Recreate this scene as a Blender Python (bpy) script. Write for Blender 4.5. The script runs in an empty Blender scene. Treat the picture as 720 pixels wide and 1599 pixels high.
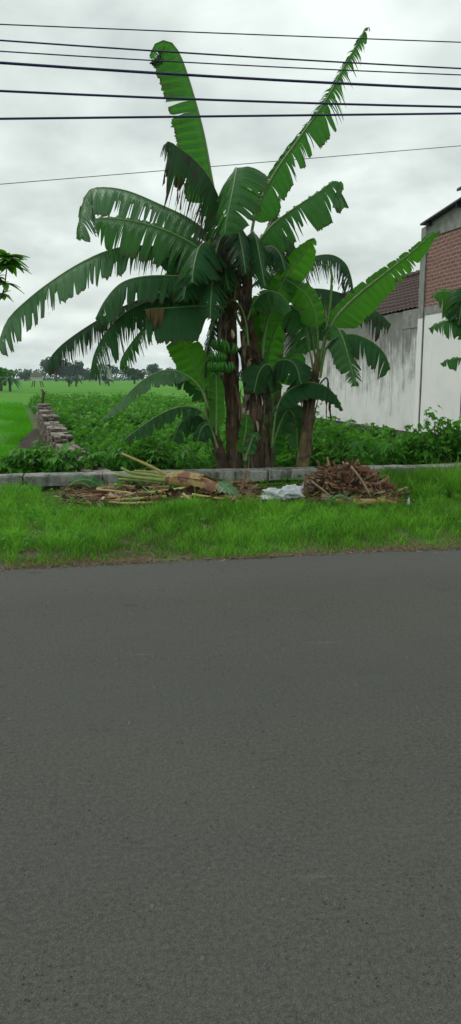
import bpy, math, random
import numpy as np
from mathutils import Vector, Matrix, noise
random.seed(7); rng = np.random.default_rng(7)
sc = bpy.context.scene; col = sc.collection
PI = math.pi

# ------------------------------------------------------------------ camera
F = 1163.0; TH = math.atan(209.5/F); CZ = 1.5
cam_d = bpy.data.cameras.new('camera'); cam = bpy.data.objects.new('camera', cam_d); col.objects.link(cam)
cam.location = (0, 0, CZ); cam.rotation_euler = (PI/2-TH, 0, 0)
cam_d.sensor_fit = 'VERTICAL'; cam_d.sensor_height = 24; cam_d.lens = 24*F/1599
cam_d.clip_start = 0.05; cam_d.clip_end = 8000
sc.camera = cam

def ray(px, py):
    u = (799.5-py)/F; x = (px-360)/F
    return Vector((x, math.cos(TH)+u*math.sin(TH), -math.sin(TH)+u*math.cos(TH)))
def at(px, py, Y):
    r = ray(px, py); t = Y/r.y
    return Vector((r.x*t, Y, CZ+r.z*t))
def ongr(px, py, z):
    r = ray(px, py); t = (z-CZ)/r.z
    return Vector((r.x*t, r.y*t, z))
PH = math.radians(10.8); CP, SP = math.cos(PH), math.sin(PH)
def R(s, t, z=0.0): return Vector((s*CP-t*SP, s*SP+t*CP, z))
def st(x, y): return (x*CP+y*SP, -x*SP+y*CP)
def PT(px, py, T):                      # ray meets the vertical plane t = T (along the road)
    r = ray(px, py); k = T/(-r.x*SP+r.y*CP)
    return Vector((r.x*k, r.y*k, CZ+r.z*k))

# ------------------------------------------------------------------ helpers
def tag(o, label=None, cat=None, group=None, kind=None):
    if label: o['label'] = label
    if cat: o['category'] = cat
    if group: o['group'] = group
    if kind: o['kind'] = kind
    return o
def empty(name, loc, rz=0.0):
    o = bpy.data.objects.new(name, None); col.objects.link(o)
    o.location = loc; o.rotation_euler = (0, 0, rz); o.empty_display_size = .2
    return o
_pm = {}
def link(name, me, parent=None):
    o = bpy.data.objects.new(name, me); col.objects.link(o)
    if parent is not None:
        o.parent = parent
        root = parent
        M = Matrix.Identity(4)
        chain = []
        while root is not None:
            chain.append(root); root = root.parent
        for c in reversed(chain): M = M @ c.matrix_parent_inverse @ c.matrix_basis
        o.matrix_parent_inverse = M.inverted()      # mesh data is in world space
    return o
def local(o): o.matrix_parent_inverse = Matrix.Identity(4); return o

class MB:
    def __init__(s): s.v = []; s.f = []; s.uv = []; s.mi = []; s.tn = []
    def add(s, vs, fs, uvs=None, mi=0, tint=0.5):
        b = len(s.v); s.v.extend([tuple(v) for v in vs])
        s.uv.extend(uvs if uvs is not None else [(0.0, 0.0)]*len(vs))
        s.tn.extend([tint]*len(vs))
        for f in fs: s.f.append([b+i for i in f]); s.mi.append(mi)
        return b
    def box(s, x0, x1, y0, y1, z0, z1, M=None, mi=0, tint=0.5):
        vs = [Vector((x, y, z)) for z in (z0, z1) for (x, y) in ((x0, y0), (x1, y0), (x1, y1), (x0, y1))]
        if M is not None: vs = [M @ v for v in vs]
        s.add(vs, [(3,2,1,0), (4,5,6,7), (0,1,5,4), (1,2,6,5), (2,3,7,6), (3,0,4,7)], None, mi, tint)
    def tube(s, pts, rad, n=8, mi=0, cap=True, tint=0.5, wob=0.0, flat=1.0):
        pts = [Vector(p) for p in pts]; K = len(pts)
        if not hasattr(rad, '__len__'): rad = [rad]*K
        vs = []; uvs = []
        T = (pts[1]-pts[0]).normalized()
        N = T.orthogonal().normalized(); L = 0
        for i, p in enumerate(pts):
            a = pts[max(i-1, 0)]; b = pts[min(i+1, K-1)]
            T2 = (b-a).normalized()
            q = T.rotation_difference(T2); N = (q @ N).normalized(); T = T2
            B = T.cross(N)
            if i: L += (p-pts[i-1]).length
            for k in range(n):
                an = 2*PI*k/n
                r = rad[i]*(1+wob*random.uniform(-1, 1))
                vs.append(p+N*math.cos(an)*r+B*math.sin(an)*r*flat); uvs.append((k/n, L))
        fs = [(i*n+k, i*n+(k+1) % n, (i+1)*n+(k+1) % n, (i+1)*n+k) for i in range(K-1) for k in range(n)]
        if cap: fs += [tuple(range(n-1, -1, -1)), tuple((K-1)*n+k for k in range(n))]
        s.add(vs, fs, uvs, mi, tint)
    def build(s, name, mats, parent=None, smooth=False):
        me = bpy.data.meshes.new(name); me.from_pydata(s.v, [], s.f)
        if not isinstance(mats, (list, tuple)): mats = [mats]
        for m in mats: me.materials.append(m)
        if len(mats) > 1: me.polygons.foreach_set('material_index', s.mi)
        if smooth: me.polygons.foreach_set('use_smooth', [True]*len(s.f))
        ul = me.uv_layers.new(name='UVMap')
        vi = np.zeros(len(me.loops), dtype=np.int32); me.loops.foreach_get('vertex_index', vi)
        uv = np.array(s.uv, dtype=np.float32)[vi]; ul.data.foreach_set('uv', uv.ravel())
        a = me.attributes.new('tint', 'FLOAT', 'POINT'); a.data.foreach_set('value', np.array(s.tn, dtype=np.float32))
        me.update()
        return link(name, me, parent)

def npmesh(name, V, quads=None, tris=None, mats=(), tint=None, parent=None, smooth=False, mi=None):
    me = bpy.data.meshes.new(name)
    V = np.asarray(V, dtype=np.float32).reshape(-1, 3)
    me.vertices.add(len(V)); me.vertices.foreach_set('co', V.ravel())
    ls = []; tot = []
    if quads is not None and len(quads): ls.append(np.asarray(quads, dtype=np.int32).ravel()); tot.append(np.full(len(quads), 4, dtype=np.int32))
    if tris is not None and len(tris): ls.append(np.asarray(tris, dtype=np.int32).ravel()); tot.append(np.full(len(tris), 3, dtype=np.int32))
    L = np.concatenate(ls); Tt = np.concatenate(tot); S = np.concatenate([[0], np.cumsum(Tt)[:-1]]).astype(np.int32)
    me.loops.add(len(L)); me.loops.foreach_set('vertex_index', L)
    me.polygons.add(len(Tt)); me.polygons.foreach_set('loop_start', S); me.polygons.foreach_set('loop_total', Tt)
    if smooth: me.polygons.foreach_set('use_smooth', np.ones(len(Tt), dtype=bool))
    for m in mats: me.materials.append(m)
    if mi is not None: me.polygons.foreach_set('material_index', np.asarray(mi, dtype=np.int32))
    if tint is not None:
        a = me.attributes.new('tint', 'FLOAT', 'POINT'); a.data.foreach_set('value', np.asarray(tint, dtype=np.float32))
    me.update(calc_edges=True); me.validate()
    return link(name, me, parent)

def cr(pts, n):                          # Catmull-Rom through the points, n samples even in length
    P = [Vector(p) for p in pts]
    P = [P[0]*2-P[1]]+P+[P[-1]*2-P[-2]]
    out = []
    for i in range(1, len(P)-2):
        for k in range(14):
            t = k/14
            out.append(0.5*((2*P[i])+(P[i+1]-P[i-1])*t+(2*P[i-1]-5*P[i]+4*P[i+1]-P[i+2])*t*t+(3*P[i]-P[i-1]-3*P[i+1]+P[i+2])*t**3))
    out.append(P[-2])
    L = [0]
    for a, b in zip(out, out[1:]): L.append(L[-1]+(b-a).length)
    tot = L[-1]; res = []; j = 0
    for k in range(n):
        d = tot*k/(n-1)
        while j < len(L)-2 and L[j+1] < d: j += 1
        w = (d-L[j])/max(L[j+1]-L[j], 1e-9)
        res.append(out[j].lerp(out[j+1], min(w, 1)))
    return res, tot

# ------------------------------------------------------------------ materials
class NT:
    def __init__(s, name):
        s.m = bpy.data.materials.new(name); s.m.use_nodes = True
        s.t = s.m.node_tree; s.t.nodes.clear(); s.out = s.n('ShaderNodeOutputMaterial')
    def n(s, typ, **k):
        nd = s.t.nodes.new(typ)
        for a, b in k.items(): setattr(nd, a, b)
        return nd
    def set(s, sock, v):
        if isinstance(v, bpy.types.NodeSocket): s.t.links.new(v, sock)
        elif isinstance(v, tuple) and len(v) == 3 and sock.type == 'RGBA': sock.default_value = (*v, 1)
        else: sock.default_value = v
    def coord(s, kind='Object', scale=(1, 1, 1), rot=(0, 0, 0)):
        c = s.n('ShaderNodeTexCoord'); m = s.n('ShaderNodeMapping')
        m.inputs['Scale'].default_value = scale; m.inputs['Rotation'].default_value = rot
        s.t.links.new(c.outputs[kind], m.inputs['Vector']); return m.outputs[0]
    def noise(s, vec, scale=5, detail=4, rough=.55, dist=0.0):
        n = s.n('ShaderNodeTexNoise'); s.t.links.new(vec, n.inputs['Vector'])
        n.inputs['Scale'].default_value = scale; n.inputs['Detail'].default_value = detail
        n.inputs['Roughness'].default_value = rough; n.inputs['Distortion'].default_value = dist
        return n.outputs['Fac']
    def vor(s, vec, scale=5, feat='F1', out='Distance'):
        n = s.n('ShaderNodeTexVoronoi', feature=feat); s.t.links.new(vec, n.inputs['Vector']); n.inputs['Scale'].default_value = scale
        return n.outputs[out]
    def rr(s, v, a, b, c=0.0, d=1.0, smooth=False):
        n = s.n('ShaderNodeMapRange'); n.clamp = True
        if smooth: n.interpolation_type = 'SMOOTHSTEP'
        s.set(n.inputs[0], v)
        for i, q in zip((1, 2, 3, 4), (a, b, c, d)): n.inputs[i].default_value = q
        return n.outputs[0]
    def math(s, op, a, b=0.0):
        n = s.n('ShaderNodeMath', operation=op); s.set(n.inputs[0], a); s.set(n.inputs[1], b); return n.outputs[0]
    def mix(s, f, a, b, blend='MIX'):
        n = s.n('ShaderNodeMix', data_type='RGBA', blend_type=blend)
        s.set(n.inputs[0], f); s.set(n.inputs[6], a); s.set(n.inputs[7], b); return n.outputs[2]
    def attr(s, name='tint'):
        n = s.n('ShaderNodeAttribute'); n.attribute_name = name; return n.outputs['Fac']
    def rand(s): return s.n('ShaderNodeObjectInfo').outputs['Random']
    def bump(s, h, strength=.5, dist=.01, nrm=None):
        n = s.n('ShaderNodeBump'); n.inputs['Strength'].default_value = strength; n.inputs['Distance'].default_value = dist
        s.t.links.new(h, n.inputs['Height'])
        if nrm is not None: s.t.links.new(nrm, n.inputs['Normal'])
        return n.outputs[0]
    def fin(s, colr, rough=.8, nrm=None, trans=0.0, tcol=None, spec=.5, metal=0.0):
        p = s.n('ShaderNodeBsdfPrincipled'); s.set(p.inputs['Base Color'], colr); s.set(p.inputs['Roughness'], rough)
        p.inputs['Specular IOR Level'].default_value = spec; p.inputs['Metallic'].default_value = metal
        if nrm is not None: s.t.links.new(nrm, p.inputs['Normal'])
        o = p.outputs[0]
        if trans > 0:
            t = s.n('ShaderNodeBsdfTranslucent'); s.set(t.inputs[0], tcol if tcol is not None else colr)
            if nrm is not None: s.t.links.new(nrm, t.inputs['Normal'])
            mx = s.n('ShaderNodeMixShader'); mx.inputs[0].default_value = trans
            s.t.links.new(o, mx.inputs[1]); s.t.links.new(t.outputs[0], mx.inputs[2]); o = mx.outputs[0]
        s.t.links.new(o, s.out.inputs[0]); return s.m

def leaf_mat(name, top, under, tcol, trans=.3, dry=0.0, rough=.42, drycol=(.16, .11, .045)):
    q = NT(name); c = q.coord('UV'); sep = q.n('ShaderNodeSeparateXYZ'); q.t.links.new(c, sep.inputs[0])
    u, v = sep.outputs[0], sep.outputs[1]
    w = q.coord('Object')
    vein = q.math('SINE', q.math('MULTIPLY', u, 330.0))           # fine ribs across the blade
    vein2 = q.math('SINE', q.math('MULTIPLY', u, 61.0))
    n1 = q.noise(w, 5, 4); n2 = q.noise(w, 40, 3)
    geo = q.n('ShaderNodeNewGeometry')
    base = q.mix(geo.outputs['Backfacing'], top, under)
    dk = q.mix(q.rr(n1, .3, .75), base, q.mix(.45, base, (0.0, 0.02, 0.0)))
    dk = q.mix(q.math('MULTIPLY', q.rr(vein, -1, 1), .22), dk, q.mix(.5, dk, under))
    dk = q.mix(q.math('MULTIPLY', q.rr(vein2, -1, 1), .15), dk, top)
    dk = q.mix(q.math('MULTIPLY', q.rand(), .35), dk, q.mix(.5, dk, (.05, .12, .02)))
    # dry margin and blotches
    edge = q.rr(q.math('ADD', v, q.math('MULTIPLY', n2, .5)), 1.32-dry*.9, 1.42-dry*.9)
    blot = q.rr(n1, .70-dry*.25, .76-dry*.22)
    dmask = q.math('MAXIMUM', edge, q.math('MULTIPLY', blot, min(1, dry*2)))
    colr = q.mix(dmask, dk, q.mix(n2, drycol, (.06, .04, .025)))
    tc = q.mix(dmask, q.mix(q.math('MULTIPLY', q.rr(vein2, -1, 1), .3), tcol, q.mix(.5, tcol, (.02, .06, .005))), (.10, .06, .02))
    nm = q.bump(q.math('ADD', q.math('MULTIPLY', vein, .4), q.math('MULTIPLY', vein2, .8)), .9, .006)
    return q.fin(colr, rough, nm, trans, tc, spec=.2 if 'dark' in name or 'shred' in name else (.8 if 'pale' in name else .4))
M = {}
M['leaf'] = leaf_mat('leaf_green', (.052, .190, .048), (.08, .25, .075), (.11, .48, .022), .37, .18)
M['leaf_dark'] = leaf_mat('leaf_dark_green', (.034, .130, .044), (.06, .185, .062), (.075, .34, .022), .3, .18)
M['leaf_pale'] = leaf_mat('leaf_pale_green_sheen', (.10, .27, .105), (.14, .33, .13), (.11, .42, .035), .3, .18)  # pale leaf colour, lightened further to carry the sheen of glossy blades
M['leaf_young'] = leaf_mat('leaf_young_green', (.055, .23, .018), (.075, .27, .03), (.13, .52, .010), .42, .0)
M['leaf_shred'] = leaf_mat('leaf_shredded_green', (.034, .105, .045), (.06, .14, .07), (.05, .22, .03), .22, .45, drycol=(.07, .055, .05))
M['leaf_brown'] = leaf_mat('leaf_yellow_brown', (.16, .10, .02), (.2, .12, .03), (.2, .12, .03), .25, .5)

def simple(name, c1, c2, scale=20, rough=.8, bump=.3, bd=.005, trans=0, vec=(1, 1, 1), spec=.4, rot=(0, 0, 0), detail=5, tint=0.0):
    q = NT(name); c = q.coord('Object', vec, rot); n = q.noise(c, scale, detail); n = q.rr(n, .3, .7)
    cc = q.mix(n, c1, c2)
    if tint: cc = q.mix(q.math('MULTIPLY', q.attr(), tint), cc, q.mix(.5, cc, (0.0, 0.0, 0.0)))
    return q.fin(cc, rough, q.bump(n, bump, bd) if bump else None, trans, None, spec)
M['midrib'] = simple('midrib_green', (.10, .20, .05), (.18, .28, .09), 30, .45, .1)
M['midrib_dark'] = simple('midrib_dark', (.05, .10, .03), (.08, .13, .05), 30, .5, .1)
M['midrib_brown'] = simple('midrib_brown', (.07, .06, .03), (.12, .09, .05), 30, .6, .1)
M['cable'] = simple('cable_sheath', (.014, .010, .075), (.022, .016, .10), 3, .5, 0)
M['wire'] = simple('thin_wire', (.03, .035, .035), (.05, .05, .05), 3, .5, 0)

def trunk_mat(name, a, b, c_):
    q = NT(name); w = q.coord('UV', (9, .9, 1)); w2 = q.coord('Object', (30, 30, 2.0)); w3 = q.coord('Object')
    n1 = q.noise(w2, 1.2, 5, .6); n2 = q.noise(w3, 6, 4); n3 = q.noise(q.coord('Object', (60, 60, 5)), 1.5, 4)
    cc = q.mix(q.rr(n1, .35, .65), a, b); cc = q.mix(q.rr(n2, .48, .62), cc, c_)
    cc = q.mix(q.rr(n3, .58, .7), cc, q.mix(.5, cc, (.30, .24, .16)))
    return q.fin(cc, .75, q.bump(n1, .8, .015))
M['trunk'] = trunk_mat('pseudostem_brown', (.075, .048, .028), (.17, .105, .06), (.045, .042, .02))
M['trunk_young'] = trunk_mat('pseudostem_yellow', (.16, .13, .04), (.24, .19, .07), (.07, .05, .025))
M['trunk_green'] = trunk_mat('pseudostem_green', (.07, .11, .03), (.11, .14, .045), (.05, .05, .02))
M['sheath'] = trunk_mat('dry_sheath_tan', (.16, .105, .055), (.26, .19, .12), (.07, .045, .025))
M['sheath_dark'] = trunk_mat('dry_sheath_dark', (.065, .036, .023), (.15, .085, .052), (.035, .024, .014))
M['sheath_pale'] = trunk_mat('dry_sheath_pale', (.30, .26, .20), (.42, .38, .31), (.13, .09, .05))
M['fruit'] = simple('unripe_banana_skin', (.035, .17, .014), (.065, .25, .025), 30, .4, .1)
M['bud'] = simple('flower_tip_cream', (.45, .33, .16), (.62, .55, .40), 40, .6, .1)

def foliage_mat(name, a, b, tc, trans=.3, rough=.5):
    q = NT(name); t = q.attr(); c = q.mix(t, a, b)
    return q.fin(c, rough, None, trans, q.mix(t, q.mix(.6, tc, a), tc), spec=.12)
M['grass'] = foliage_mat('verge_grass', (.040, .11, .013), (.23, .52, .05), (.16, .52, .03), .38)
M['drygrass'] = foliage_mat('dry_straw', (.14, .10, .045), (.30, .24, .12), (.2, .15, .06), .2, .8)
M['rice'] = foliage_mat('rice_blades', (.05, .24, .008), (.11, .38, .014), (.14, .58, .008), .4)
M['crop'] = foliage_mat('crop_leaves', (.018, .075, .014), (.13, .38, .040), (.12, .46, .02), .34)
M['seedling'] = foliage_mat('seedling_leaves', (.016, .09, .012), (.09, .32, .03), (.12, .42, .02), .32)
M['mango'] = foliage_mat('mango_leaves', (.07, .24, .02), (.16, .42, .04), (.12, .36, .015), .3, .35)
M['tree'] = foliage_mat('far_tree_leaves', (.016, .060, .030), (.035, .105, .045), (.04, .09, .02), .15)
M['shrubstem'] = simple('stem_brown', (.06, .05, .03), (.11, .09, .05), 20, .8, .2)

# ------------------------------------------------------------------ world: overcast sky
W = bpy.data.worlds.new('World'); sc.world = W; W.use_nodes = True
t = W.node_tree; t.nodes.clear(); o = t.nodes.new('ShaderNodeOutputWorld')
SUN_EL, SUN_AZ = math.radians(52), math.radians(-60)       # azimuth from +Y towards +X
sky = t.nodes.new('ShaderNodeTexSky'); sky.sky_type = 'NISHITA'; sky.sun_disc = False
sky.sun_elevation = SUN_EL; sky.sun_rotation = SUN_AZ; sky.air_density = 1.5; sky.dust_density = 4
b1 = t.nodes.new('ShaderNodeBackground'); b1.inputs[1].default_value = .06; t.links.new(sky.outputs[0], b1.inputs[0])
tc = t.nodes.new('ShaderNodeTexCoord')
sp = t.nodes.new('ShaderNodeSeparateXYZ'); t.links.new(tc.outputs['Generated'], sp.inputs[0])
def wm(op, a, b=None):
    n = t.nodes.new('ShaderNodeMath'); n.operation = op
    for i, q in enumerate((a, b)):
        if q is None: continue
        if isinstance(q, (int, float)): n.inputs[i].default_value = q
        else: t.links.new(q, n.inputs[i])
    return n.outputs[0]
# project on a cloud layer: xy/(z+.25)
den = wm('ADD', wm('MAXIMUM', sp.outputs[2], 0.0), .30)
cx = wm('DIVIDE', sp.outputs[0], den); cy = wm('DIVIDE', sp.outputs[1], den)
cb = t.nodes.new('ShaderNodeCombineXYZ'); t.links.new(cx, cb.inputs[0]); t.links.new(cy, cb.inputs[1])
def wn(scale, det, loc, dist=.3):
    mp = t.nodes.new('ShaderNodeMapping'); mp.inputs['Location'].default_value = loc; t.links.new(cb.outputs[0], mp.inputs[0])
    n = t.nodes.new('ShaderNodeTexNoise'); n.inputs['Scale'].default_value = scale; n.inputs['Detail'].default_value = det
    n.inputs['Distortion'].default_value = dist; n.inputs['Roughness'].default_value = .5
    t.links.new(mp.outputs[0], n.inputs['Vector']); return n.outputs['Fac']
na = wn(2.2, 5, (3.1, 1.7, 0)); nb = wn(6, 4, (7.7, 2.2, 0))
cl = wm('ADD', wm('MULTIPLY', na, .75), wm('MULTIPLY', nb, .25))
ramp = t.nodes.new('ShaderNodeValToRGB'); e = ramp.color_ramp
e.elements[0].position = .34; e.elements[0].color = (.44, .50, .49, 1)
e.elements[1].position = .67; e.elements[1].color = (.84, .91, .87, 1)
m_ = e.elements.new(.5); m_.color = (.63, .70, .675, 1)
t.links.new(cl, ramp.inputs[0])
b2 = t.nodes.new('ShaderNodeBackground'); t.links.new(ramp.outputs[0], b2.inputs[0]); b2.inputs[1].default_value = 1.24
mx = t.nodes.new('ShaderNodeMixShader'); mx.inputs[0].default_value = .93
t.links.new(b1.outputs[0], mx.inputs[1]); t.links.new(b2.outputs[0], mx.inputs[2]); t.links.new(mx.outputs[0], o.inputs[0])
sd = bpy.data.lights.new('sun', 'SUN'); sd.energy = 1.5; sd.angle = math.radians(25); sd.color = (1, .97, .92)
so = bpy.data.objects.new('sun', sd); col.objects.link(so); so.location = (0, 0, 30)
so.rotation_euler = Vector((math.sin(SUN_AZ)*math.cos(SUN_EL), math.cos(SUN_AZ)*math.cos(SUN_EL), math.sin(SUN_EL))).to_track_quat('Z', 'Y').to_euler()
sc.view_settings.view_transform = 'Standard'; sc.view_settings.look = 'None'
sc.view_settings.exposure = 0; sc.view_settings.gamma = 1
sc.cycles.max_bounces = 6; sc.cycles.transparent_max_bounces = 6; sc.cycles.volume_bounces = 0
sc.cycles.use_denoising = True

# ------------------------------------------------------------------ ground
GZ = -.45
PROF = [(-1500, GZ), (-16, GZ), (-11, -.05), (-8, -.03), (5.9, -.03), (6.05, -.005), (6.5, .045), (8.2, .10), (9.4, .13), (9.9, .02), (10.6, -.12), (12.2, GZ+.05), (14, GZ), (1500, GZ)]
def prof(tt):
    for (a, za), (b, zb) in zip(PROF, PROF[1:]):
        if tt <= b: return za+(zb-za)*(tt-a)/(b-a)
    return GZ
def gz(s, tt):
    n = 0
    if 5.9 < tt < 60 and abs(s) < 60:
        n = (noise.noise(Vector((s*1.3, tt*1.3, 0)))*.03+noise.noise(Vector((s*5, tt*5, 3)))*.012)*min(1, (tt-5.9)/.6)
    return prof(tt)+n
def axis(near, step, far):
    a = list(np.arange(near[0], near[1]+1e-6, step)); lo, hi = a[0], a[-1]
    k = step
    while lo > -far: k *= 1.6; lo -= k; a.insert(0, lo)
    k = step
    while hi < far: k *= 1.6; hi += k; a.append(hi)
    return a
S_ = axis((-7, 9), .12, 3000)
T_ = sorted(set([-3000, -1200, -500, -200, -80, -30, -16, -11, -8, -4, 0, 4, 5.75, 5.9, 6.0]+list(np.arange(6.1, 15.01, .12))+axis((15, 15.5), .5, 3000)[18:]))
T_ = [q for q in T_ if -3001 <= q]
mb = MB(); vs = []
for tt in T_:
    for s in S_:
        vs.append(R(s, tt, gz(s, tt)))
ns = len(S_)
mb.add(vs, [(i*ns+k, i*ns+k+1, (i+1)*ns+k+1, (i+1)*ns+k) for i in range(len(T_)-1) for k in range(ns-1)])
q = NT('ground_soil'); w = q.coord('Object')
big = q.noise(w, .05, 4); mid = q.noise(w, 1.2, 6); fine = q.noise(w, 30, 5)
soil = q.mix(q.rr(fine, .35, .65), (.060, .042, .026), (.13, .095, .06))
green = q.mix(q.rr(mid, .35, .65), (.03, .10, .015), (.05, .15, .015))
cd = q.n('ShaderNodeSeparateXYZ'); q.t.links.new(w, cd.inputs[0])
fld = q.rr(cd.outputs[1], 30, 45)
mask = q.math('MAXIMUM', q.rr(mid, .50, .62), fld)
q.fin(q.mix(mask, soil, green), .95, q.bump(fine, .7, .02)); M['ground'] = q.m
tag(mb.build('ground', M['ground'], smooth=True), 'dark soil and green ground from the road verge out to the fields', 'ground', kind='structure')

# road
mb = MB(); RS = [-200, -60, -20]+list(np.arange(-8, 8.1, 1))+[20, 60, 200]
RT = [-7.5, -5, -2, 0, 2, 4, 5, 5.6]
def edge_t(s): return 5.99+.035*noise.noise(Vector((s*1.1, 0, 0)))+.02*noise.noise(Vector((s*6, 2, 0)))
RS2 = [-200, -60, -20]+list(np.arange(-6, 8.01, .05))+[20, 60, 200]
vs = []
for s in RS2:
    for tt in RT: vs.append(R(s, tt, 0))
    vs.append(R(s, edge_t(s), -.002)); vs.append(R(s, edge_t(s)+.03, -.028))
nt = len(RT)+2
mb.add(vs, [(i*nt+k, (i+1)*nt+k, (i+1)*nt+k+1, i*nt+k+1) for i in range(len(RS2)-1) for k in range(nt-1)])
q = NT('asphalt'); w = q.coord('Object', (1, 1, 1), (0, 0, -PH))
sepw = q.n('ShaderNodeSeparateXYZ'); q.t.links.new(w, sepw.inputs[0])
stretch = q.coord('Object', (.25, 1, 1), (0, 0, -PH))
n_big = q.noise(w, .55, 4, .6); n_mid = q.noise(w, 4, 5, .6); n_f = q.noise(w, 60, 4, .7); n_ff = q.noise(w, 240, 2, .6)
n_st = q.noise(stretch, 1.3, 4, .55)
vo = q.vor(w, 150); vo2 = q.vor(w, 45); vo3 = q.vor(w, 24)
c = q.mix(q.rr(n_big, .3, .7), (.043, .045, .040), (.062, .064, .057))
c = q.mix(q.math('MULTIPLY', q.rr(n_st, .45, .7), .5), c, (.052, .059, .058))
c = q.mix(q.math('MULTIPLY', q.rr(sepw.outputs[1], 4.9, 5.5), .45), c, (.090, .098, .098))
n_c = q.noise(w, 22, 5, .7)
c = q.mix(q.math('MULTIPLY', q.rr(n_f, .35, .65), .7), c, (.115, .110, .094))
c = q.mix(q.math('MULTIPLY', q.rr(n_c, .42, .32), .55), c, (.035, .036, .030))
n_l = q.noise(q.coord('Object', (.5, 3.0, 1), (0, 0, -PH)), 2.2, 5, .65)
c = q.mix(q.math('MULTIPLY', q.rr(n_l, .66, .74), .6), c, (.035, .036, .030))
c = q.mix(q.math('MULTIPLY', q.rr(n_l, .36, .26), .5), c, (.16, .155, .135))
tk = q.rr(q.math('ABSOLUTE', q.math('SUBTRACT', sepw.outputs[1], q.math('ADD', 3.2, q.math('MULTIPLY', n_big, .4)))), .55, .1, 0, .30, True)
c = q.mix(tk, c, (.060, .068, .066))
n_w = q.noise(q.coord('Object', (.6, 1.4, 1), (0, 0, -PH)), 7, 6, .7)
c = q.mix(q.math('MULTIPLY', q.rr(n_w, .40, .28), .6), c, (.034, .034, .029))
c = q.mix(q.math('MULTIPLY', q.rr(n_w, .60, .74), .45), c, (.095, .093, .083))
vs_ = q.vor(q.coord('Object', (.55, 1.7, 1), (0, 0, -PH)), 1.15)
c = q.mix(q.math('MULTIPLY', q.rr(q.math('ADD', vs_, q.math('MULTIPLY', n_mid, .10)),       .105, .07), .5), c, (.022, .023, .020))
wd2 = q.n('ShaderNodeVectorMath', operation='ADD'); nn_ = q.n('ShaderNodeTexNoise'); nn_.inputs['Scale'].default_value = 2.5; nn_.inputs['Detail'].default_value = 5; q.t.links.new(w, nn_.inputs['Vector']); q.t.links.new(w, wd2.inputs[0]); q.t.links.new(nn_.outputs['Color'], wd2.inputs[1])
ce = q.vor(wd2.outputs[0], .55, 'DISTANCE_TO_EDGE')
c = q.mix(q.math('MULTIPLY', q.rr(ce, .006, .001), q.math('MULTIPLY', q.rr(n_big, .55, .65), .4)), c, (.016, .016, .014))
c = q.mix(q.math('MULTIPLY', q.rr(n_mid, .45, .6), q.rr(vo2, .25, .12)), c, (.022, .022, .018))
c = q.mix(q.math('MULTIPLY', q.rr(q.vor(w, 60, 'F1', 'Color'), .0, 1.0), 0.0), c, c)
c = q.mix(q.math('MULTIPLY', q.rr(n_ff, .58, .68), .6), c, (.21, .20, .17))
n_f3 = q.noise(w, 110, 3, .7)
c = q.mix(q.math('MULTIPLY', q.rr(n_f3, .42, .30), .6), c, (.022, .022, .018))
c = q.mix(q.math('MULTIPLY', q.rr(n_mid, .5, .65), q.rr(q.math('ADD', vo3, q.math('MULTIPLY', n_c, .22)), .15, .11)), c, q.mix(n_mid, (.03, .03, .026), (.16, .15, .12)))
c = q.mix(q.math('MULTIPLY', q.rr(n_ff, .36, .26), .8), c, (.018, .018, .015))
h = q.math('ADD', q.math('MULTIPLY', n_f, .5), q.math('ADD', q.math('MULTIPLY', vo, .7), n_ff))
q.fin(c, .88, q.bump(h, .7, .007), spec=.3); M['asphalt'] = q.m
tag(mb.build('road', M['asphalt']), 'worn dark grey asphalt road filling the lower half', 'road', kind='structure')

# loose grit on the asphalt (stuff)
def stones(name, pts, sizes, mat, label, cat):
    V = []; Qs = []; tn = []
    base = np.array([[-1,-1,0],[1,-1,0],[1,1,0],[-1,1,0],[-.6,-.6,1],[.6,-.5,1],[.5,.6,1],[-.5,.5,1]], dtype=float)
    fq = np.array([[0,1,5,4],[1,2,6,5],[2,3,7,6],[3,0,4,7],[4,5,6,7]])
    for i, (p, sz) in enumerate(zip(pts, sizes)):
        a = random.uniform(0, PI*2); ca, sa = math.cos(a), math.sin(a)
        b = base*np.array([1, random.uniform(.5, 1), random.uniform(.4, .9)])*sz+rng.normal(0, .15*sz, (8, 3))
        x = b[:, 0]*ca-b[:, 1]*sa; y = b[:, 0]*sa+b[:, 1]*ca
        V.append(np.stack([x+p[0], y+p[1], b[:, 2]+p[2]], 1)); Qs.append(fq+8*i); tn += [random.random()]*8
    o = npmesh(name, np.concatenate(V), np.concatenate(Qs), mats=(mat,), tint=tn)
    return tag(o, label, cat, kind='stuff')
q = NT('grit'); tt_ = q.attr(); q.fin(q.mix(tt_, (.03, .03, .026), (.13, .12, .10)), .9); M['grit'] = q.m
pts = []; szs = []
for i in range(2600):
    s = random.uniform(-3.5, 4.5); tt = random.uniform(1.2, 6.0)
    if noise.noise(Vector((s*.8, tt*1.6, 9)))+random.uniform(-.3, .3) < .02: continue
    pts.append(R(s, tt, .0)); szs.append(random.choice([.0025, .003, .004, .004, .006]))
stones('road_grit', pts, szs, M['grit'], 'loose grit and pebbles scattered on the asphalt road', 'grit')

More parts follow.
